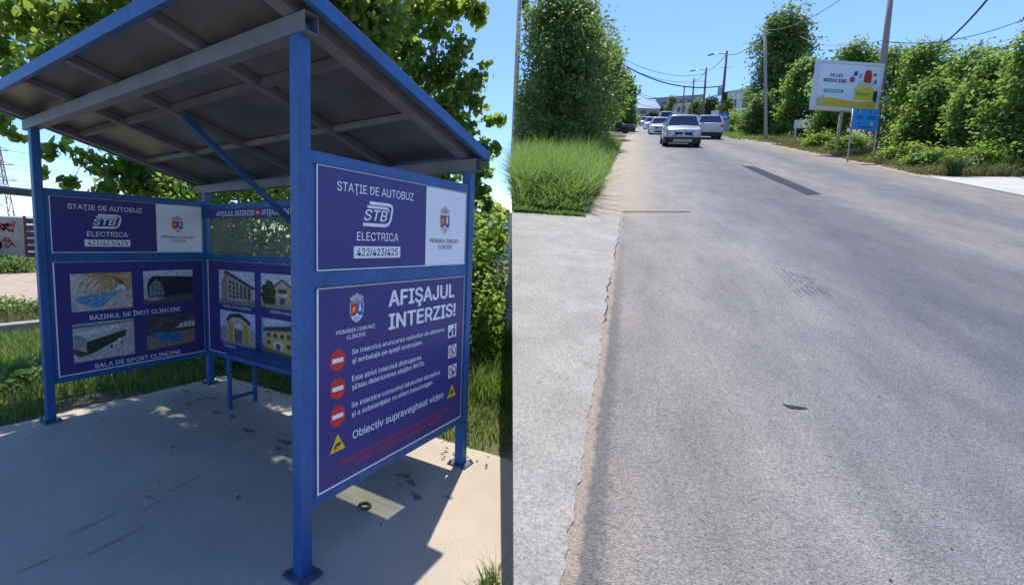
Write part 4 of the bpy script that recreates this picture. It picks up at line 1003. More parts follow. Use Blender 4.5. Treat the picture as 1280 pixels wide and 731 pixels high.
grass_obj('tall_grass', P, hh * 1.12, .010, .75, 12, LM_REED, seg=4, curl=.9)
P, s, t = road_pts(2600, left_edge, lambda t: np.full_like(t, -.55), 8.8, 14, 47, 1.6)
grass_obj('tall_grass', P, (.3 + .75 * np.random.default_rng(4).random(len(P))) * np.clip((t - 8.5) / 1.3, .3, 1), .016, 1.0, 16, LM_REED, seg=5, curl=1.1)
P, s, t = road_pts(12000, lambda t: 7.85 - .9 * np.clip((t - 34) / 22, 0, 1), lambda t: 10.0 + 0 * t, 18.9, 42, 43, 1.2)
k_ = patchy(np.stack([s, t, t], 1), .9, -.9, 5); P, s = P[k_], s[k_]
grass_obj('verge_grass', P, (.10 + .28 * np.clip((s - 7.8) / 2, 0, 1)) * (.5 + np.random.default_rng(8).random(len(P))), .014, .7, 14, LM_DRY)
P, s, t = road_pts(5000, lambda t: 7.1 + 0 * t, lambda t: 11 + 0 * t, 42, 75, 44)
grass_obj('verge_grass', P, .30 * (.5 + np.random.default_rng(9).random(len(P))), .03, .7, 15, LM_GRASS)

# ------------------------------------------------------------------ trees along the street
def ell(s, t, z, rs, rt, rz):
    p = RP(s, t); return (p.x, p.y, p.z + z, rs, rt, rz)
def street_tree(name, label, cat, s, t, cl, n, size, lm, r0, group, seed, **k):
    k.setdefault('up', .75)
    return tree(name, label, cat, RP(s, t), [ell(*c) for c in cl], n, size, lm, r0, group, seed, **k)
GL = 'trees on the left of the street'
def crown_of(s, t, h, r, seed, n=16, low=.12):
    """uneven clump set for a crown of height h and radius r standing at s, t"""
    g = random.Random(seed); cl = []
    for k in range(n):
        f = low + (1 - low) * (k + .5) / n; rad = r * (math.sin(math.pi * min(.97, f ** .8)) ** .55)
        a = g.uniform(0, 6.28); q = rad * g.uniform(.25, .62); cr_ = g.uniform(.36, .52) * r
        cl.append((s + q * math.cos(a), t + q * math.sin(a), f * h * .93, cr_, cr_, cr_ * g.uniform(.7, 1)))
    return cl
street_tree('roadside_tree', 'broad dark green tree beside the tall grass, nearest on the left', 'tree', -3.5, 25.5, crown_of(-3.3, 25.5, 7.3, 3.0, 61, 28, .05) + [(-3.0, 26, 6.2, 1.3, 1.3, 1.0), (-2.1, 27, 5.5, 1.3, 1.3, 1.1), (-4.3, 25.5, 6.5, 1.3, 1.3, 1.0), (-1.7, 26.5, 4.0, 1.2, 1.2, 1.2), (-1.6, 26.5, 2.4, 1.1, 1.2, 1.1), (-1.0, 27.5, 3.2, .8, .9, .6), (-1.3, 28, 4.7, .8, .8, .6), (-2.2, 26, 6.6, .7, .7, .6), (-3.9, 25.5, 7.4, .6, .6, .6), (-.9, 28, 1.8, .7, .8, .6)], 27000, .19, LM_DARK, .22, GL, 61, shell=.2, side=1)
street_tree('roadside_tree', 'dark tree with a pointed top between the near tree and the parked car', 'tree', -2.3, 31, crown_of(-2.75, 31, 7.3, 2.3, 62, 26, .1), 19000, .20, LM_DARK, .22, GL, 62, shell=.2, side=1)
street_tree('roadside_tree', 'bushy tree whose shade falls over the dark parked car', 'tree', -2.2, 40, crown_of(-2.0, 40, 6.7, 2.0, 63, 22, .36), 18000, .21, LM_MID, .22, GL, 63, shell=.2, side=1)
street_tree('roadside_tree', 'farther green tree leaning out to the left road edge', 'tree', -1.3, 62, crown_of(-1.1, 62, 6.2, 1.9, 64, 18, .12), 10000, .27, LM_MID, .22, GL, 64, shell=.25)
street_tree('roadside_tree', 'bushy tree filling the gap above the dark parked car', 'tree', -2.9, 50, crown_of(-2.6, 49, 6.4, 2.4, 60, 20, .38), 12000, .24, LM_MID, .22, GL, 60, shell=.25)
street_tree('roadside_bush', 'dark undergrowth bush behind the tall grass', 'bush', -2.8, 24.0, [(-4.2, 22.5, .9, 1.0, 1.0, 1.0), (-3.2, 23.5, .8, 1.2, 1.0, .9), (-2.1, 25.5, .7, .9, 1.0, .8), (-4.3, 23.0, 2.2, .9, .9, 1.1)], 8000, .14, LM_DARK, .05, GL, 65, shell=.15, side=1)
GRt = 'trees on the right of the street'
street_tree('poplar_tree', 'tallest dark poplar standing apart right of the street lamps', 'tree', 11.2, 52, crown_of(11.1, 52, 10.2, 3.2, 66, 38, .05), 22000, .27, LM_DARK, .3, GRt, 66, shell=.3)
street_tree('roadside_tree', 'lighter green tree just left of the billboard', 'tree', 11.0, 44, crown_of(11.0, 44, 5.6, 1.7, 67, 16, .08), 8500, .22, LM_MID, .15, GRt, 67, shell=.25)
street_tree('roadside_tree', 'low dark tree in the gap below the tall poplar', 'tree', 9.2, 48, crown_of(9.3, 48, 3.2, 1.6, 68, 14, .06), 8000, .20, LM_DARK, .12, GRt, 68, shell=.25)
street_tree('roadside_tree', 'dark leafy tree behind the billboard', 'tree', 10.6, 34, crown_of(10.5, 34, 5.3, 2.0, 69, 20, .05), 10500, .20, LM_MID, .15, GRt, 69, shell=.25)
for i, (s, t, h, r, lb) in enumerate(((12.1, 33, 5.15, 1.8, 'bushy tree between the billboard and the leaning pole'), (11.84, 29, 4.75, 1.7, 'rounded tree with reddish seed tufts right of the leaning pole'), (11.85, 26, 4.15, 1.65, 'lower green tree in the middle of the right thicket'), (11.45, 23.5, 3.65, 1.5, 'feathery green tree next to the tree at the right edge'), (10.6, 25.5, 2.9, 1.3, 'low leafy tree in front of the leaning pole'), (10.9, 23.0, 2.6, 1.2, 'low leafy tree at the front of the thicket'))):
    street_tree('tree_of_heaven', lb, 'tree', s, t, crown_of(s, t, h, r, 70 + i, 22, .05), 13000, .135, LM_AIL, .12, 'thicket behind the billboard', 170 + i, shell=.2)
street_tree('poplar_tree', 'tall round leaved tree cut by the right edge of the view', 'tree', 11.3, 20.8, [(10.95, 20.8, 4.55, .35, .4, .45), (11.1, 20.8, 4.0, .6, .6, .5), (10.8, 20.8, 3.5, .5, .5, .4), (11.3, 21, 3.2, .9, .9, .7), (10.85, 20.8, 2.5, .6, .7, .6), (11.2, 20.8, 1.6, 1.0, .9, .8), (10.8, 20.7, .8, .8, .8, .7), (11.8, 21, 4.2, .9, .9, 1.0), (10.4, 20.8, .9, .6, .6, .7), (10.3, 21.0, 1.7, .5, .5, .5)], 14000, .095, LM_MID, .12, GRt, 75, heart=True, shell=.2)
GB = 'low bushes along the right verge'
for i, (s, t, w_, h, lb) in enumerate(((9.2, 32, .7, 1.0, 'low bush left of the billboard post'), (9.35, 29, .7, .95, 'low bush behind the blue notice board'), (9.35, 23.6, .7, .75, 'leafy low bush right of the blue notice board'), (9.4, 21.8, .65, .65, 'low bush in front of the middle thicket'), (9.9, 20.2, .7, .95, 'dark low bush beside the concrete driveway'), (11.0, 20.6, .7, .95, 'low bush at the back of the driveway'), (8.2, 56, 1.1, .8, 'grassy bush in front of the far cabinet'), (9.3, 60, 1.3, 1.5, 'dark hedge bush left of the tall poplar'), (10.1, 58, 1.6, 2.8, 'dark hedge bush below the white building'))):
    far = t > 50
    street_tree('verge_bush', lb, 'bush', s, t, [(s, t, h * .45, w_, w_, h * .5), (s + .5 * w_, t + .4, h * .4, w_ * .7, w_ * .7, h * .45), (s - .6 * w_, t + .2, h * .35, w_ * .7, w_ * .7, h * .4)], 3600, .10 if not far else .20, LM_MID if i % 2 else LM_HEDGE, .04, GB, 80 + i, shell=.15)
# yucca-like tuft by the driveway
V, Fc, ti = blades(np.array([RP(8.55 + .1 * math.cos(q), 18.75 + .1 * math.sin(q))[:] for q in np.linspace(0, 60, 160)]), np.full(160, .75) * (.6 + .5 * np.random.default_rng(1).random(160)), .022, .75, 90, seg=4)
o = link('spiky_plant', np_mesh('spiky_plant', V, Fc, LM_FAR, ti)); tag(o, 'pale spiky tuft plant at the corner of the concrete driveway', 'plant')
GF = 'distant trees at the end of the street'
for i, (s, t, h, r, lb) in enumerate(((12.1, 200, 8.6, 2.9, 'dark round tree in front of the long grey hall'), (9.3, 205, 5.2, .95, 'slim dark tree left of the dark round tree'), (14.9, 150, 5.2, 2.9, 'pale distant tree behind the second street lamp'), (15.8, 130, 5.8, 3.1, 'broad distant tree between the last lamp posts'), (14.8, 175, 3.2, 2.6, 'small distant tree behind the white van'), (5.7, 190, 2.6, 2.7, 'low pale bush at the foot of the grey hall'), (14.2, 100, 4.4, 2.0, 'distant dark tree behind the crossing sign'))):
    street_tree('distant_tree', lb, 'tree', s, t, crown_of(s, t, h, r, 100 + i, 12, .08), 3600, .42, LM_FAR if i % 2 else LM_DARK, .25, GF, 100 + i, shell=.3)

# ------------------------------------------------------------------ poles, lamps and cables
def up_frame(s, t, yaw=0): return Matrix.Translation(RP(s, t)) @ Matrix.Rotation(math.atan2(RS.y, RS.x) + yaw, 4, 'Z')
def pole(name, label, cat, s, t, h, r, mt, group, lean=(0, 0), arms=None, box=None):
    p = thing(name, label, cat, group=group, mw=up_frame(s, t))
    link('pole', MB().tube([(0, 0, -.4), (lean[0] * h / 2, 0, h / 2), (lean[0] * h, 0, h)], [r, r * .85, r * .65], mt, 10), p, smooth=True)
    if arms:
        mb = MB(); z = h - .25; x = lean[0] * h
        mb.tube([(x, 0, z), (x - .7, 0, z + .12), (x - 1.1, 0, z + .1)], .045, M_STEEL, 6); link('lamp_arm', mb, p)
        mb = MB(); mb.add([(x - 1.05, -.1, z + .06), (x - 1.05, .1, z + .06), (x - 1.6, .13, z), (x - 1.6, -.13, z), (x - 1.08, -.06, z + .17), (x - 1.08, .06, z + .17), (x - 1.55, .07, z + .12), (x - 1.55, -.07, z + .12)], [(0, 1, 2, 3), (7, 6, 5, 4), (0, 4, 5, 1), (1, 5, 6, 2), (2, 6, 7, 3), (3, 7, 4, 0)], M_CONCPOLE); link('lamp_head', mb, p)
        link('crossbar', MB().tube([(x - .5, 0, h - 1.5), (x + .5, 0, h - 1.5)], .04, M_STEEL, 6), p)
    for bx in (box or []):
        link('meter_box', MB().box((bx[0] - .18, -.2, bx[1]), (bx[0] + .18, .05, bx[1] + .75), M_STEEL if bx[2] else M_BLACK), p, bevel=.02)
    return p
GP = 'lamp posts along the right of the street'
pole('lamp_post', 'nearest lamp post of the row, with a bundle of boxes halfway up', 'lamp post', 7.85, 57, 7.7, .15, M_WOODPOLE, GP, (.012, 0), True, [(-.25, 3.6, True), (.22, 3.1, False)])
pole('lamp_post', 'second lamp post of the row, above the departing silver car', 'lamp post', 7.29, 66, 6.95, .14, M_WOODPOLE, GP, (0, 0), True)
pole('utility_pole', 'bare pole standing third in the row of posts', 'pole', 7.41, 80, 6.7, .14, M_WOODPOLE, GP)
pole('utility_pole', 'smallest farthest pole at the end of the row', 'pole', 7.52, 96, 6.55, .15, M_WOODPOLE, GP)
pole('utility_pole', 'pale concrete pole in front of the tall poplar', 'pole', 8.73, 42, 7.45, .11, M_CONCPOLE, GP, (-.09, 0))
pole('utility_pole', 'thick leaning pole right of the billboard', 'pole', 10.55, 30, 8.2, .15, mat('weathered_pole', (.30, .25, .21), .85, var=.2, scale=6, stretch=(1, 1, .2)), GP, (.0, 0), None, None)
pole('utility_pole', 'white concrete pole rising behind the near left tree', 'pole', -6.1, 28.5, 9.8, .16, mat('white_pole', (.55, .54, .52), .8, var=.1), None, (0, 0), None, [(.35, 7.3, False)])
GC = 'cables over the street'
def topof(s, t, h): q = RP(s, t); return Vector((q.x, q.y, q.z + h))
tp = [topof(7.85, 57, 7.4), topof(7.29, 66, 6.7), topof(7.41, 80, 6.5), topof(7.52, 96, 6.4)]
cp = topof(8.73, 42, 7.2) - RS * .6
for i in range(3): cable(('dark cable from the nearest lamp post to the second lamp post', 'dark cable from the second lamp post to the bare third pole', 'dark cable from the bare third pole to the smallest farthest pole')[i], tp[i], tp[i + 1], .4, .03, GC)
cable('dark cable from the pale concrete pole to the nearest lamp post', cp, tp[0], .5, .03, GC)
cable('thick cable sagging across the street from behind the left trees', at(770, 75, 46), tp[0] - Vector((0, 0, 2.9)), 1.0, .055, GC)
for k, (dz, e) in enumerate(((-.4, 1), (-1.1, 1), (-3.3, 2))):
    cable('thin wire crossing the street from behind the left trees', at(770, 68 + 8 * k + (18 if k == 2 else 0), 48), tp[e] + Vector((0, 0, dz)), .9, .022, GC)
cable('lowest thin wire crossing the far end of the street to the farthest pole', at(770, 118, 80), tp[3] - Vector((0, 0, 3.5)), .8, .03, GC)
cable('thin wire crossing the far end of the street to the bare third pole', at(770, 105, 75), tp[2] - Vector((0, 0, 2.6)), .8, .03, GC)
cable('thick double cable dropping from the top right into the thicket', at(1240, -8, 13), at(1150, 62, 26), .5, .03, GC)
cable('thin wire from the leaning pole to the tree at the right edge', at(1108, 52, 18.4), at(1290, 20, 17), .35, .014, GC)
cable('thin wire low behind the thicket at right', at(1180, 62, 30), at(1300, 44, 26), .3, .02, GC)
cable('thin wire climbing from the pale pole to the top of the view', at(953, 36, 36), at(1058, -6, 20), .5, .016, GC)
cable('thin wire climbing beside the leaning pole', at(1000, 45, 34), at(1105, 50, 18.4), .4, .014, GC)
# ------------------------------------------------------------------ billboard and boards
def board_frame(s, t, yaw, lean):
    return up_frame(s, t, yaw) @ Matrix.Rotation(lean, 4, 'Y')
bb = thing('billboard', 'large white framed billboard reading 20 LEI REDUCERE on a single post', 'billboard', mw=board_frame(8.71, 28.3, R(23), R(2.6)))
link('post', MB().tube([(-.06, .05, -.3), (-.06, .05, 1.87)], .07, mat('yellowed_post', (.42, .36, .22), .7, var=.2), 10), bb, smooth=True)
BW, BH, BZ = 2.98, 2.12, 1.88
link('back_box', MB().box((-BW / 2 + .05, .0, BZ + .05), (BW / 2 - .05, .13, BZ + BH - .05), M_STEEL), bb)
mb = MB()
for lo, hi in (((-BW / 2, -.06, BZ), (BW / 2, .15, BZ + .13)), ((-BW / 2, -.06, BZ + BH - .13), (BW / 2, .15, BZ + BH)), ((-BW / 2, -.06, BZ + .13), (-BW / 2 + .13, .15, BZ + BH - .13)), ((BW / 2 - .13, -.06, BZ + .13), (BW / 2, .15, BZ + BH - .13))):
    mb.box(lo, hi, mat('billboard_frame', (.72, .72, .74), .5, var=.05))
link('frame', mb, bb, bevel=.01)
poster = MB(); pw, ph = BW - .26, BH - .26
X = lambda a: a * pw
Yv = lambda b: b * ph
poster.add([(0, 0, -.02), (pw, 0, -.02), (pw, ph, -.02), (0, ph, -.02), (0, 0, 0), (pw, 0, 0), (pw, ph, 0), (0, ph, 0)], [(3, 2, 1, 0), (4, 5, 6, 7), (0, 1, 5, 4), (1, 2, 6, 5), (2, 3, 7, 6), (3, 0, 4, 7)], flat((.80, .83, .90)))
KL = 4
po = link('poster', poster, bb)
po.matrix_local = Matrix.Translation((-BW / 2 + .13, -.025, BZ + .13)) @ Matrix.Rotation(R(90), 4, 'X')
art = MB(); q = lambda l: [(X(a), Yv(b)) for a, b in l]
art.poly(q([(0, 0), (1, 0), (1, .19), (.85, .18), (.7, .16), (.55, .17), (.40, .20), (.2, .22), (0, .20)]), flat((.80, .52, .04)), KL)
art.poly(q([(.62, .20), (.92, .21), (.93, .50), (.61, .50)]), flat((.85, .68, .02)), KL * 2)
for x0_, x1_, y0_, y1_, c in ((.56, .63, .74, .86, (.04, .06, .14)), (.65, .71, .70, .82, (.25, .40, .55)), (.88, .95, .76, .84, (.45, .16, .10)), (.92, .96, .58, .70, (.10, .14, .14))): art.poly(q([(x0_, y0_), (x1_, y0_ + .02), (x1_ - .01, y1_), (x0_ + .01, y1_ - .01)]), flat(c), KL * 3)
art.disc(X(.55), Yv(.66), X(.045), Yv(.07), flat((.30, .10, .06)), KL * 3, 16)
art.poly(q([(.74, .62), (.86, .60), (.87, .74), (.85, .90), (.76, .90), (.74, .76)]), flat((.50, .02, .02)), KL * 3)
for k in range(6): art.poly(q([(.66 + .04 * k, .50), (.685 + .04 * k, .50), (.68 + .05 * k, .66), (.655 + .05 * k, .66)]), flat((.66, .48, .32)), KL * 2)
art.poly(q([(.93, .22), (1, .16), (1, .44), (.93, .42)]), flat((.05, .05, .06)), KL * 2); art.poly(q([(.95, .44), (1, .42), (1, .54)]), flat((.72, .58, .05)), KL * 3)
art.poly(q([(.10, .33), (.43, .34), (.43, .42), (.10, .41)]), flat((.03, .42, .38)), KL * 2)
art.poly(q([(.05, .02), (.11, .02), (.13, .26), (.07, .26)]), flat((.66, .50, .42)), KL * 2)
link('artwork', art, po)
for body, x0_, x1_, y0_, cap, c in (('20 LEI', .17, .385, .70, .065, INK_K), ('REDUCERE', .08, .46, .575, .075, INK_K), ('COMANDĂ', .13, .40, .355, .04, INK_W), ('Glovo', .64, .86, .31, .085, flat((.02, .38, .20)))):
    mb = MB(); text(mb, body, X(x0_), X(x1_), Yv(y0_), Yv(cap), c, KL * 4, .08); link('lettering', mb, po)

nb = thing('notice_board', 'bright blue notice board with two crests on two grey posts', 'notice board', mw=board_frame(7.93, 23.3, R(27), 0))
for x in (-.51, .51): link('post', MB().tube([(x, .03, -.3), (x, .03, 1.9)], .025, M_STEEL, 8), nb, smooth=True)
bd = link('board', MB().box((0, 0, -.02), (1.26, .92, 0), flat((.02, .30, .72))), nb); bd.matrix_local = Matrix.Translation((-.51, -.015, 1.17)) @ Matrix.Rotation(R(90), 4, 'X') @ Matrix.Scale(.80, 4)
mb = MB()
for cx, cy, cs in ((.30, .80, ((.02, .03, .18), (.7, .6, .3), (.45, .03, .05))), (.92, .78, ((.02, .03, .18), (.6, .3, .3), (.4, .03, .05)))):
    for k, c in enumerate(cs): mb.rect(cx - .1 + k * .066, cy - .06, cx - .034 + k * .066, cy + .07, flat(c), 4)
mb.disc(.30, .27, .08, .09, flat((.40, .08, .16)), 4, 14); mb.disc(.30, .27, .05, .05, flat((.12, .12, .3)), 8, 14); mb.disc(.93, .26, .075, .10, flat((.75, .65, .10)), 4, 14); mb.disc(.93, .25, .04, .05, flat((.5, .38, .1)), 8, 10)
link('crest', mb, bd)
mb = MB()
for x0_, x1_, y in ((.16, .46, .57), (.14, .48, .48), (.72, 1.14, .54), (.70, 1.16, .45), (.26, .98, .09)): mb.rect(x0_, y, x1_, y + .045, flat((.02, .07, .30)), 4)
link('illegible_lines', mb, bd)

gs = thing('gate_barrier', 'white box sign with a low bar barrier left of the billboard', 'barrier', mw=up_frame(10.71, 42, R(10)))
link('sign_box', MB().box((-.46, -.12, .85), (.42, .12, 1.40), mat('box_white', (.68, .68, .68), .5, var=.06)), gs, bevel=.02)
link('post', MB().box((-.44, -.05, -.3), (-.36, .05, .848), M_STEEL), gs); link('bar', MB().tube([(.425, 0, 1.30), (1.95, 0, 1.30)], .05, M_STEEL, 8), gs); link('post', MB().box((1.9, -.05, -.3), (2.0, .05, 1.24), M_STEEL), gs)
mk = thing('marker_post', 'short orange marker post in the weeds by the barrier', 'marker', mw=up_frame(9.58, 36))
link('post', MB().tube([(0, 0, -.2), (0, 0, .75)], .05, mat('marker_orange', (.55, .20, .05), .6, var=.2), 8), mk); link('cap', MB().box((-.16, -.06, .75), (.16, .06, 1.0), mat('marker_red', (.60, .22, .10), .6, var=.2)), mk, bevel=.01)

# far crossing sign, utility cabinet and bus stop sign
cb = thing('utility_cabinet', 'pale metal cabinet under the pedestrian crossing sign', 'cabinet', mw=up_frame(7.72, 54))
link('body', MB().box((-.45, -.25, 0), (.45, .25, 1.45), mat('cabinet_paint', (.50, .52, .55), .5, var=.1)), cb, bevel=.02); link('lid', MB().box((-.50, -.30, 1.452), (.50, .30, 1.53), M_STEEL), cb, bevel=.01); link('handle', MB().box((.25, -.29, .7), (.29, -.26, .9), M_BLACK), cb)
cs = thing('crossing_sign', 'blue square pedestrian crossing sign on a grey post', 'road sign', mw=up_frame(7.69, 53.4))
link('post', MB().tube([(0, .03, -.3), (0, .03, 2.0)], .03, M_STEEL, 8), cs)
bd = link('board', MB().box((0, 0, -.02), (.64, .64, 0), flat((.03, .15, .55))), cs); bd.matrix_local = Matrix.Translation((-.32, -.01, 1.36)) @ Matrix.Rotation(R(90), 4, 'X')
mb = MB(); mb.poly([(.08, .10), (.56, .10), (.32, .56)], INK_W, 4); mb.poly([(.27, .14), (.32, .28), (.28, .38), (.36, .38), (.36, .26), (.42, .14), (.38, .14), (.34, .22), (.31, .14)], INK_K, 8); mb.disc(.33, .43, .035, .035, INK_K, 8, 10); link('walking_figure', mb, bd)
bs = thing('bus_stop_sign', 'small white and blue bus stop flag on a thin post', 'bus stop sign', mw=up_frame(7.49, 58))
link('post', MB().tube([(0, .03, -.3), (0, .03, 2.2)], .03, M_STEEL, 8), bs); link('flag', MB().box((-.34, -.02, 1.35), (.34, .02, 1.70), flat((.03, .08, .40))), bs); link('flag', MB().box((-.34, -.02, 1.705), (.34, .02, 2.2), M_WHITE), bs)

# ------------------------------------------------------------------ distant buildings
def house(name, label, s, t, wx, wy, h, rise, wall, roof, yaw=0, wins=3, flatroof=False):
    b = thing(name, label, 'building', mw=up_frame(s, t, yaw))
    link('wall', MB().box((-wx / 2, -wy / 2, -3), (wx / 2, wy / 2, h), wall), b)
    e = .4; mb = MB()
    if flatroof: mb.box((-wx / 2 - .2, -wy / 2 - .2, h + .003), (wx / 2 + .2, wy / 2 + .2, h + .35), roof)
    else:
        v = [(-wx / 2 - e, -wy / 2 - e, h + .003), (wx / 2 + e, -wy / 2 - e, h + .003), (wx / 2 + e, wy / 2 + e, h + .003), (-wx / 2 - e, wy / 2 + e, h + .003), (-wx / 2 - e, 0, h + rise), (wx / 2 + e, 0, h + rise)]
        mb.add(v, [(0, 1, 5, 4), (2, 3, 4, 5), (0, 4, 3), (1, 2, 5), (3, 2, 1, 0)], roof)
    link('roof', mb, b)
    for k in range(wins):
        x = -wx / 2 + (k + .5) * wx / wins
        link('window', MB().box((x - wx / wins * .25, -wy / 2 - .06, h * .45), (x + wx / wins * .25, -wy / 2 + .05, h * .75), M_GLASSD), b)
    return b
M_HALL = mat('hall_cladding', (.30, .30, .33), .7, var=.08, scale=.3)
house('storage_hall', 'long grey hall on the skyline behind the white cars', 14.8, 262, 24, 16, 8.0, .6, M_HALL, mat('hall_roof', (.36, .37, .40), .6), 0.05, 7)
house('barn', 'barn with a pale blue sloping roof at the left end of the street', 3.2, 225, 8.6, 9, 3.4, 5.0, mat('barn_wall', (.36, .31, .27), .8, var=.1), mat('barn_roof', (.42, .55, .66), .5, var=.06), R(25), 2)
house('dwelling', 'pale house with railings behind the parked white van', 13.35, 165, 5.2, 8, 4.4, .6, mat('house_plaster', (.52, .50, .46), .8, var=.15, scale=.8), mat('house_roof', (.40, .40, .42), .7), 0, 4)
house('white_building', 'white flat roofed building behind the dark hedge', 17.6, 110, 3.6, 8, 4.9, 0, mat('plaster_white', (.66, .66, .66), .7, var=.06), mat('parapet', (.48, .48, .5), .7), R(-8), 2, True)
house('grey_building', 'grey block joined behind the white flat roofed building', 20.6, 112, 2.9, 8, 4.9, 0, mat('block_grey', (.40, .41, .44), .7, var=.06), mat('parapet', (.48, .48, .5), .7), R(-8), 2, True)

# ------------------------------------------------------------------ vehicles
def loft(mb, secs, mt):
    """closed rings of equal length joined along the car"""
    n = len(secs[0]); vs = [p for s in secs for p in s]; fs = []
    for i in range(len(secs) - 1):
        for k in range(n): fs.append((i * n + k, i * n + (k + 1) % n, (i + 1) * n + (k + 1) % n, (i + 1) * n + k))
    fs.append(tuple(range(n - 1, -1, -1))); fs.append(tuple((len(secs) - 1) * n + k for k in range(n)))
    mb.add(vs, fs, mt)
def car(name, label, s, t, heading, paint, L=4.3, Wd=1.8, Ht=1.65, suv=True, group=None, clad=None, cab=None, van=False, cat='car'):
    """a car whose nose points to local -y; heading is the turn about the road's normal"""
    base = RP(s, t, .01)
    M = frame(base, RS, RT, RN) @ Matrix.Rotation(heading, 4, 'Z')
    c = thing(name, label, cat, mw=M, group=group)
    hw = Wd / 2; gz = .22 if suv else .16; belt = Ht * (.665 if suv else .62); hood = Ht * (.625 if suv else .575); bot = clad or paint
    st = [(-L / 2, .84, gz + .14, hood * .80), (-L / 2 + .10, .94, gz + .02, hood * .89), (-L / 2 + .45, .99, gz, hood * .95), (-L * .27, 1, gz, hood * 1.02), (-L * .20, 1, gz, belt), (L * .2, 1, gz, belt + .03), (L / 2 - .35, .985, gz, belt + .03), (L / 2 - .10, .94, gz + .04, belt), (L / 2, .84, gz + .16, belt - .14)]
    if van: st = [(-L / 2, .84, gz + .14, Ht * .40), (-L / 2 + .15, .96, gz, Ht * .50), (-L / 2 + .7, 1, gz, Ht * .56), (-L * .22, 1, gz, Ht * .58), (-L * .1, 1, gz, Ht * .60), (L / 2 - .1, 1, gz, Ht * .60), (L / 2, .97, gz + .1, Ht * .58)]
    secs = []
    for y, kx, z0, z1 in st:
        x = hw * kx; zm = z0 + (z1 - z0) * .45; zs = z0 + (z1 - z0) * .82
        secs.append([(-x * .90, y, z0), (-x * .985, y, z0 + .10), (-x, y, zm), (-x * .975, y, zs), (-x * .86, y, z1), (0, y, z1 + .025), (x * .86, y, z1), (x * .975, y, zs), (x, y, zm), (x * .985, y, z0 + .10), (x * .90, y, z0)])
    mb = MB(); loft(mb, secs, paint); body = link('body', mb, c, smooth=True)
    bv = body.modifiers.new('bevel', 'BEVEL'); bv.width = .05; bv.segments = 3; bv.limit_method = 'ANGLE'; bv.angle_limit = R(25)
    # greenhouse: dark glass volume, roof skin and pillars
    cb_ = cab or ((-L * .225, -L * .085, L * .30, L * .44) if suv else (-L * .21, -L * .07, L * .22, L * .42))
    if van: cb_ = (-L * .27, -L * .12, L * .47, L * .495)
    y0, y1, y2, y3 = cb_; bw, rw = hw * .90, hw * .70; zb = belt - .01; zr = Ht - .05
    ring = lambda w_, ya, yb, z: [(-w_, ya, z), (w_, ya, z), (w_, yb, z), (-w_, yb, z)]
    b4, r4 = ring(bw, y0, y3, zb), ring(rw, y1, y2, zr)
    side_mt = paint if van else M_GLASSD
    faces = (('windscreen', (0, 1, 5, 4), M_GLASSD), ('side_window', (1, 2, 6, 5), side_mt), ('rear_window', (2, 3, 7, 6), side_mt), ('side_window', (3, 0, 4, 7), side_mt))
    al = b4 + r4
    for nm, f, mt in faces:
        mb = MB(); pts = [Vector(al[i]) for i in f]; nn = (pts[1] - pts[0]).cross(pts[2] - pts[0]).normalized(); inn = [p_ - nn * .03 for p_ in pts]
        mb.add(pts + inn, [(0, 1, 2, 3), (7, 6, 5, 4), (0, 4, 5, 1), (1, 5, 6, 2), (2, 6, 7, 3), (3, 7, 4, 0)], mt); link(nm if mt is M_GLASSD else 'side_panel', mb, c)
    mb = MB(); loft(mb, [[(-rw * k, y, z0) for k in (1, .6, 0, -.6, -1)] + [(rw * k, y, z0 + dz) for k, dz in ((1, .035), (.6, .065), (0, .075), (-.6, .065), (-1, .035))] for y, z0 in ((y1 - .05, zr - .035), (y1 + .15, zr - .01), ((y1 + y2) / 2, zr), (y2 + .06, zr - .02))], paint)
    rf = link('roof', mb, c, smooth=True, bevel=.03)
    mb = MB()
    for i in range(4): mb.bar(Vector(b4[i]), Vector(r4[i]) + Vector((0, 0, .02)), .085, .075, paint, up=(0, 1, 0))
    for sx in (-1, 1):
        for f in (.36, .68):
            yb = y0 + (y3 - y0) * f; yr = y1 + (y2 - y1) * (f - .05); mb.bar((sx * bw, yb, zb), (sx * rw, yr, zr), .03, .07, M_BLACK, up=(0, 1, 0))
    link('pillars', mb, c)
    if suv:
        for sx in (-1, 1): link('roof_rail', MB().bar((sx * rw * .86, y1 + .2, zr + .085), (sx * rw * .86, y2 - .1, zr + .085), .035, .035, M_STEEL), c)
    fy, ry = -L / 2, L / 2
    # front
    for sx in (-1, 1):
        mb = MB(); vs = [(sx * hw * .90, fy + .06, hood * .82), (sx * hw * .47, fy - .03, hood * .76), (sx * hw * .47, fy - .03, hood * .58), (sx * hw * .84, fy + .02, hood * .58)]
        back = [(x, y + .08, z) for x, y, z in vs]; mb.add(vs + back, [(0, 1, 2, 3) if sx > 0 else (3, 2, 1, 0), (0, 4, 5, 1), (1, 5, 6, 2), (2, 6, 7, 3), (3, 7, 4, 0)], mat('lamp_glass', (.66, .68, .66), .12, var=.1))
        cx_, cz_ = sx * hw * .67, hood * .69; hs = [(cx_ + (x - cx_) * 1.22, y + .012, cz_ + (z - cz_) * 1.3) for x, y, z in vs]; mb.add(hs, [(0, 1, 2, 3) if sx > 0 else (3, 2, 1, 0)], mat('lamp_housing', (.10, .11, .12), .3, var=.1)); hl = link('headlight', mb, c)
        link('grille', MB().box((min(sx * hw * .06, sx * hw * .43), fy - .035, hood * .59), (max(sx * hw * .06, sx * hw * .43), fy + .04, hood * .75), M_BLACK), c, bevel=.01)
        link('fog_lamp', MB().box((sx * hw * .66 - .07, fy + .0, gz + .22), (sx * hw * .66 + .07, fy + .05, gz + .30), M_STEEL), c, bevel=.01)
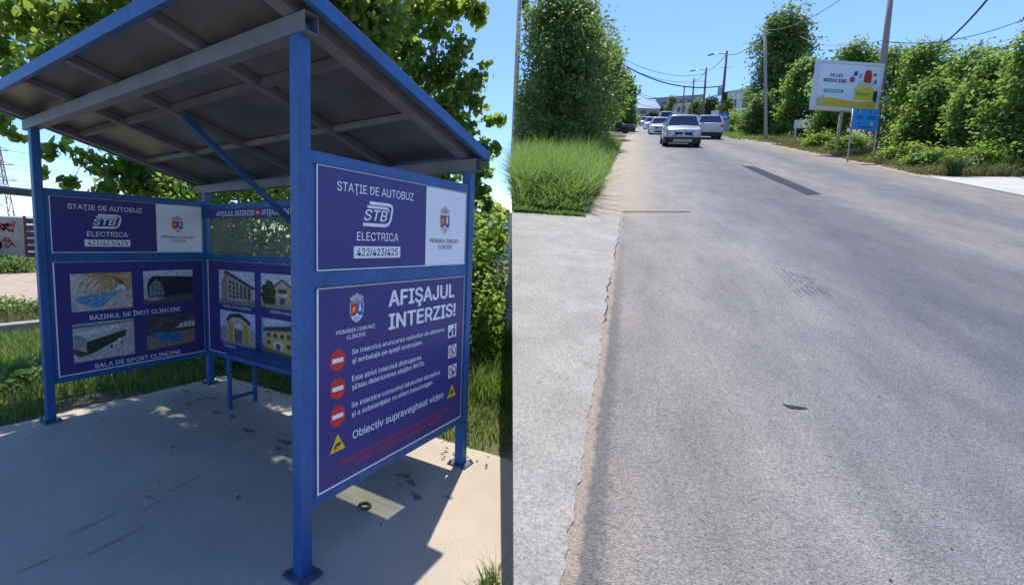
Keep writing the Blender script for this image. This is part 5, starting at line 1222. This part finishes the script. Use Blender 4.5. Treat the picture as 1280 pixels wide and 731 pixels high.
        mb = MB(); mb.box((sx * (bw + .13) - .09, y0 + .12, belt + .01), (sx * (bw + .13) + .09, y0 + .22, belt + .15), paint if suv else paint); mb.bar((sx * bw, y0 + .17, belt + .02), (sx * (bw + .08), y0 + .17, belt + .06), .04, .03, M_BLACK); link('mirror', mb, c, bevel=.02)
        # rear lights
        mb = MB(); mb.box((sx * hw * .76 - .14, ry - .10, belt * .74), (sx * hw * .76 + .10, ry - .005, belt * .90), mat('tail_red', (.42, .02, .02), .2, var=.1)); link('tail_light', mb, c, bevel=.015)
    bd_ = link('badge', MB().box((-.05, fy - .03, hood * .62), (.05, fy + .0, hood * .72), M_CHROME), c, bevel=.02)
    mb = MB(); loft(mb, [[(-hw * k, y, gz - .02), (-hw * k, y, gz + .30), (hw * k, y, gz + .30), (hw * k, y, gz - .02)] for y, k in ((fy - .015, .78), (fy + .06, .93), (fy + .30, 1.005))], M_BLACK if suv else paint); link('front_bumper', mb, c)
    link('intake', MB().box((-hw * .5, fy - .03, gz + .04), (hw * .5, fy + .02, gz + .20), M_STEEL if suv else M_BLACK), c, bevel=.01)
    mb = MB(); loft(mb, [[(-hw * k, y, gz - .02), (-hw * k, y, gz + .28), (hw * k, y, gz + .28), (hw * k, y, gz - .02)] for y, k in ((ry - .30, 1.005), (ry - .06, .93), (ry + .015, .80))], M_BLACK if suv else paint); link('rear_bumper', mb, c)
    for y, z in ((fy - .035, gz + .32), (ry + .0, belt * .64)): link('number_plate', MB().box((-.26, y - .0, z), (.26, y + .02, z + .12), mat('plate_white', (.62, .64, .66), .4, var=.05)), c)
    # wheels
    rr = .345 if suv else .31
    for sx in (-1, 1):
        for yy in (-L * .305, L * .295):
            cx = sx * (hw - .10); n = 20
            mb = MB(); prof = [(rr * .62, -.10), (rr * .93, -.105), (rr, -.07), (rr, .07), (rr * .93, .105), (rr * .62, .10)]
            vs = [(cx + w_, yy + q_ * math.cos(2 * math.pi * k / n), rr + q_ * math.sin(2 * math.pi * k / n)) for k in range(n) for q_, w_ in prof]; m_ = len(prof)
            fs = [(k * m_ + j, k * m_ + j + 1, ((k + 1) % n) * m_ + j + 1, ((k + 1) % n) * m_ + j) for k in range(n) for j in range(m_ - 1)]
            mb.add(vs, fs, M_RUBBER)
            wh = link('wheel', mb, c, smooth=True)
            mb = MB(); mb.tube([(cx - .07, yy, rr), (cx + .07, yy, rr)], rr * .63, mat('rim_metal', (.34, .34, .36), .35, .7, var=.1), 16); link('rim', mb, wh)
            mb = MB(); mb.tube([(sx * (hw * .70), yy, rr), (sx * (hw * 1.004), yy, rr)], rr * 1.16, M_BLACK, 20); link('wheel_arch', mb, c)
    return c
P_SIL = mat('silver_paint', (.50, .54, .60), .28, .35, var=.04, coat=.6); P_WHT = mat('white_paint', (.74, .75, .77), .3, 0, var=.03, coat=.6)
P_NAVY = mat('navy_car_paint', (.012, .018, .045), .22, .2, var=.1, coat=.8); P_GRY = mat('light_silver_paint', (.56, .57, .60), .28, .35, var=.04, coat=.6); P_BLU = mat('pale_blue_paint', (.40, .48, .60), .28, .3, var=.05, coat=.6)
GV = 'cars on the street'
car('car', 'silver off roader coming towards the viewer, nearest car in the street', 2.60, 33.2, 0, P_SIL, 4.3, 1.84, 1.66, True, GV, M_BLACK)
car('car', 'light silver hatchback driving away beside the oncoming silver car', 5.21, 44.8, math.pi, P_GRY, 4.4, 1.80, 1.66, True, GV)
car('car', 'white saloon following right behind the silver off roader', 2.35, 54, 0, P_WHT, 4.4, 1.75, 1.50, False, GV)
car('car', 'white hatchback third in the oncoming queue', 2.18, 74, 0, P_WHT, 4.0, 1.72, 1.50, False, GV)
car('car', 'pale blue car last in the oncoming queue', 1.9, 98, 0, P_BLU, 4.2, 1.75, 1.52, False, GV)
car('car', 'dark navy car parked under the trees with its nose at the road', -1.95, 55.0, math.pi / 2, P_NAVY, 4.4, 1.78, 1.48, False, GV)
car('van', 'white van with rounded roof behind the oncoming cars', 4.28, 84, 0, P_WHT, 5.0, 1.95, 2.25, False, GV, van=True, cat='van')
